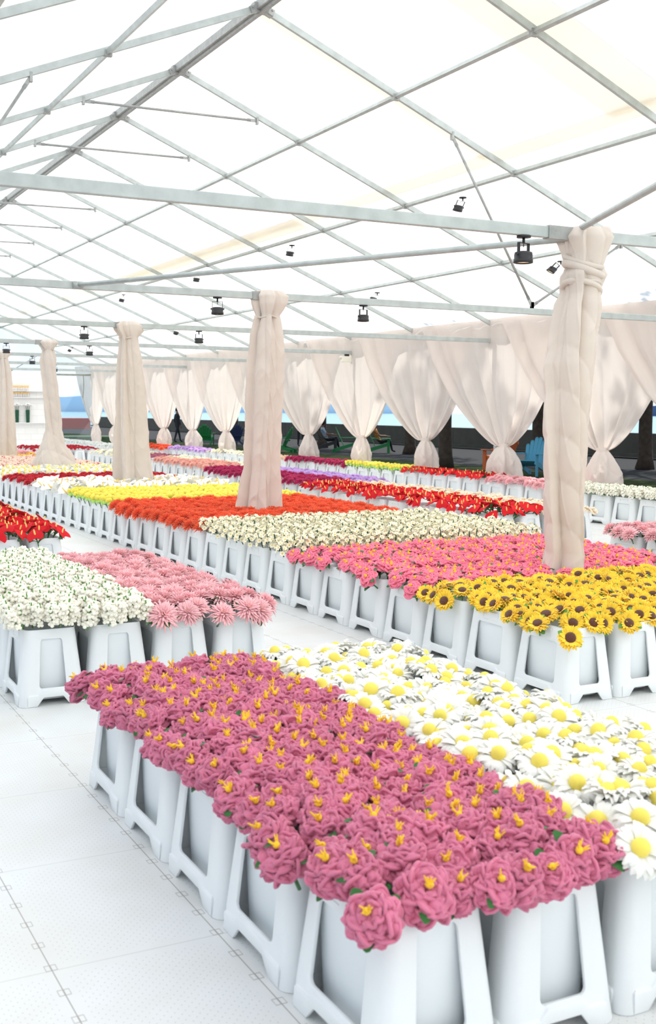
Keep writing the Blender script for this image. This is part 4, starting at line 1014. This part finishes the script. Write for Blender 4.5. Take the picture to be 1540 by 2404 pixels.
# (hidden columns of the far end of the long bed are outside the frame)
cells = []; rowbase = 0; posts_xy = [(XR + .12, FY(-2)), (XR, FY(0)), (XR + .18, FY(2)), (XR + .25, FY(4)), (XR + .33, FY(6))]
P2 = Matrix((cR, cU, -F)).transposed()
def project(p):
    d = Vector(p) - CAM; z = d.dot(F)
    return (770 + 2668.1 * d.dot(cR) / z, 1202 - 2668.1 * d.dot(cU) / z, z) if z > .1 else (-9999, -9999, -1)
b0 = bucket(); first_b = True
COLW = ['left column', 'second column', 'third column', 'fourth column', 'fifth column', 'sixth column', 'seventh column']
SHORT = {'mauve': 'mauve peonies', 'daisy': 'daisies', 'sunflower': 'sunflowers', 'pinkpeony': 'pink peonies', 'narcissus': 'cream narcissus', 'orange': 'orange chrysanthemums', 'ball': 'yellow pompoms', 'calla': 'white callas', 'red': 'red zinnias', 'fardaisy': 'daisies', 'ranunculus': 'blush ranunculus', 'farsun': 'sunflowers', 'lightpink': 'pale pink chrysanthemums', 'farlilac': 'lilac asters', 'anthurium': 'red anthuriums', 'rose': 'cream roses', 'crimson': 'crimson chrysanthemums', 'lilac': 'lilac asters', 'peach': 'peach chrysanthemums', 'mauvemix': 'dusty rose asters', 'creamdaisy': 'cream lilies', 'darkred': 'red carnations', 'whitespiky': 'white flowers', 'tuberose': 'cream blossoms', 'peachrose': 'peach roses'}
crow = 0
for bn, x0, y0, nc, nr, spf, which in BEDS:
    for r in range(nr):
        for c in range(nc):
            x = x0 + PX * (c + .5); y = y0 + PY * (r + .5); px, py, dz = project((x, y, .42))
            if px < -60 or px > 2150 or dz < 0: 
                if not (bn == 'front bed' or (px > -200 and px < 1800 and dz > 0 and dz < 12)): continue
            k = spf(r, c)
            rr = r + (crow if bn == 'curtain row' else 0)
            cells.append((bn, r, c, x, y, k, nc, nr, rr))
            if which == 'all' or c == 0 or r == 0:
                if px > 2150 or px < -150: continue
                b = b0 if first_b else copy_tree(b0); first_b = False
                b.location = (x, y, .001); b.rotation_euler = (0, 0, rnd.uniform(-.012, .012))
                col = 'edge row' if nc == 1 else COLW[c]
                tag(b, f'white bucket of {SHORT[k]}, {ordn(rr)} from near end, {col}, {bn}', 'bucket', 'white flower buckets')
    if bn == 'curtain row': crow += nr

# flower instances
allf = {}
for bn, r, c, x, y, k, nc, nr, rr in cells:
    d = FL[k]; rg = random.Random(hash((round(x, 2), round(y, 2))) & 0xffff)
    nx, ny = d['nx'], d['ny']
    for a in range(nx):
        for b_ in range(ny):
            lx = (a + .5) / nx - .5 + (.5 / nx if b_ % 2 else 0) * .6 - (.15 / nx); ly = (b_ + .5) / ny - .5
            lx += rg.uniform(-d['jit'], d['jit']) / nx; ly += rg.uniform(-d['jit'], d['jit']) / ny
            fx, fy = x + lx * PX, y + ly * PY
            if any((fx - q[0]) ** 2 + (fy - q[1]) ** 2 < .17 ** 2 for q in posts_xy): continue
            # outward lean near the bed's edges
            ex = ey = 0.
            if c == 0 and lx < -.15: ex = -1 * min(1, (-.15 - lx) / .3)
            if c == nc - 1 and lx > .15: ex = min(1, (lx - .15) / .3)
            if r == 0 and ly < -.15: ey = -min(1, (-.15 - ly) / .3)
            if r == nr - 1 and ly > .15: ey = min(1, (ly - .15) / .3)
            # bunches bulge over each bucket
            zj = {'daisy': .028, 'mauve': .018}.get(k, .012)
            bul = .035 * (1 - 2.2 * (lx * lx + ly * ly))
            z = d['z'] + bul + rg.uniform(-zj, zj) - .025 * (abs(ex) + abs(ey)) * (0 if d['edge'] < .6 else 1)
            fx += ex * .045 * d['edge']; fy += ey * .045 * d['edge']
            ta = rg.uniform(0, 6.28); tm = rg.uniform(.1, 1) * d['tilt']
            ax = Vector((math.sin(ta) * tm + ex * d['edge'] * .9 - .05, math.cos(ta) * tm + ey * d['edge'] * .9 - .08, 1)).normalized()
            if k == 'sunflower': ax = (ax + Vector((-.16, -.34, 0))).normalized()
            if k == 'daisy': ax = (ax + Vector((-.08, -.18, 0))).normalized()
            px, py, dz = project((fx, fy, z))
            if px < -170 or px > 2200: continue
            q = (ax.to_track_quat('Z', 'Y').to_matrix() @ Matrix.Rotation(rg.uniform(0, 6.28), 3, 'Z'))
            if k == 'anthurium':   # spathes show their face outwards, tip up or sideways
                q = (ax.to_track_quat('Z', 'Y').to_matrix() @ Matrix.Rotation(rg.uniform(-.9, .9), 3, 'Z'))
            s_ = d['s'] * rg.uniform(.9, 1.08)
            allf.setdefault(d['name'], []).append((dz + (1000 if (px < -70 or px > 1610 or py > 2500) else 0), k, (fx, fy, z), q.to_euler(), s_, bn, rr, c, nc, rg.random()))
CAP = 298
protos = {}
for nm, lst in allf.items():
    lst.sort(key=lambda e: e[0])
    for e in lst[:CAP]:
        dz, k, loc, eu, s_, bn, rr, c, nc, rv = e; d = FL[k]
        b = bpy.data.objects.new(nm, d['bodies'][int(rv * 997) % len(d['bodies'])]); C.objects.link(b)
        b.location = loc; b.rotation_euler = eu; b.scale = (s_,) * 3
        col = 'edge row' if nc == 1 else COLW[c]
        lb = f"{d['desc']} in {ordn(rr)} bucket, {col}, {bn}"
        tag(b, lb, 'flower', f"{SHORT[k]} in {ordn(rr)} bucket of {col}, {bn}")
        if dz < 14:
            for pn, ms_ in d['parts']:
                p = bpy.data.objects.new(pn, ms_[int(rv * 577) % len(ms_)]); C.objects.link(p); p.parent = b
        elif d['parts']:
            pn, ms_ = d['parts'][0]; p = bpy.data.objects.new(pn, ms_[0]); C.objects.link(p); p.parent = b
    rest = lst[CAP:]
    if rest:
        V = []; Fv = []; Ls = []; MI = []; mats = []; off = 0
        for e in rest:
            dz, k, loc, eu, s_, bn, rr, c, nc, rv = e; d = FL[k]
            ms_ = [d['bodies'][int(rv * 997) % len(d['bodies'])]] + ([d['parts'][0][1][0]] if d['parts'] else [])
            Rm = np.array(eu.to_matrix()) * s_
            for me in ms_:
                if 'cache' not in protos: protos['cache'] = {}
                if me.name not in protos['cache']:
                    co_ = np.empty(len(me.vertices) * 3); me.vertices.foreach_get('co', co_)
                    lv = np.empty(len(me.loops), int); me.loops.foreach_get('vertex_index', lv)
                    lt = np.empty(len(me.polygons), int); me.polygons.foreach_get('loop_total', lt)
                    mi_ = np.empty(len(me.polygons), int); me.polygons.foreach_get('material_index', mi_)
                    protos['cache'][me.name] = (co_.reshape(-1, 3), lv, lt, mi_)
                co_, lv, lt, mi_ = protos['cache'][me.name]
                idx = []
                for q in me.materials:
                    if q not in mats: mats.append(q)
                    idx.append(mats.index(q))
                V.append(co_ @ Rm.T + np.array(loc)); Ls.append(lv + off); Fv.append(lt); MI.append(np.array(idx)[mi_]); off += len(co_)
        V = np.concatenate(V); Ls = np.concatenate(Ls); Fv = np.concatenate(Fv); MI = np.concatenate(MI)
        me = bpy.data.meshes.new(nm + '_mass'); me.vertices.add(len(V)); me.vertices.foreach_set('co', V.ravel()); me.loops.add(len(Ls)); me.loops.foreach_set('vertex_index', Ls.astype(np.int32))
        me.polygons.add(len(Fv)); me.polygons.foreach_set('loop_start', np.concatenate([[0], np.cumsum(Fv)[:-1]]).astype(np.int32)); me.polygons.foreach_set('material_index', MI.astype(np.int32))
        me.polygons.foreach_set('use_smooth', np.ones(len(Fv), bool))
        for q in mats: me.materials.append(q)
        me.update(calc_edges=True); o = bpy.data.objects.new(nm + '_mass', me); C.objects.link(o)
        tag(o, f"further {SHORT[rest[0][1]]} packed in the more distant buckets", 'flowers', kind='stuff')
print('FLOWERS', {k: len(v) for k, v in allf.items()}, 'objects', len(bpy.data.objects))
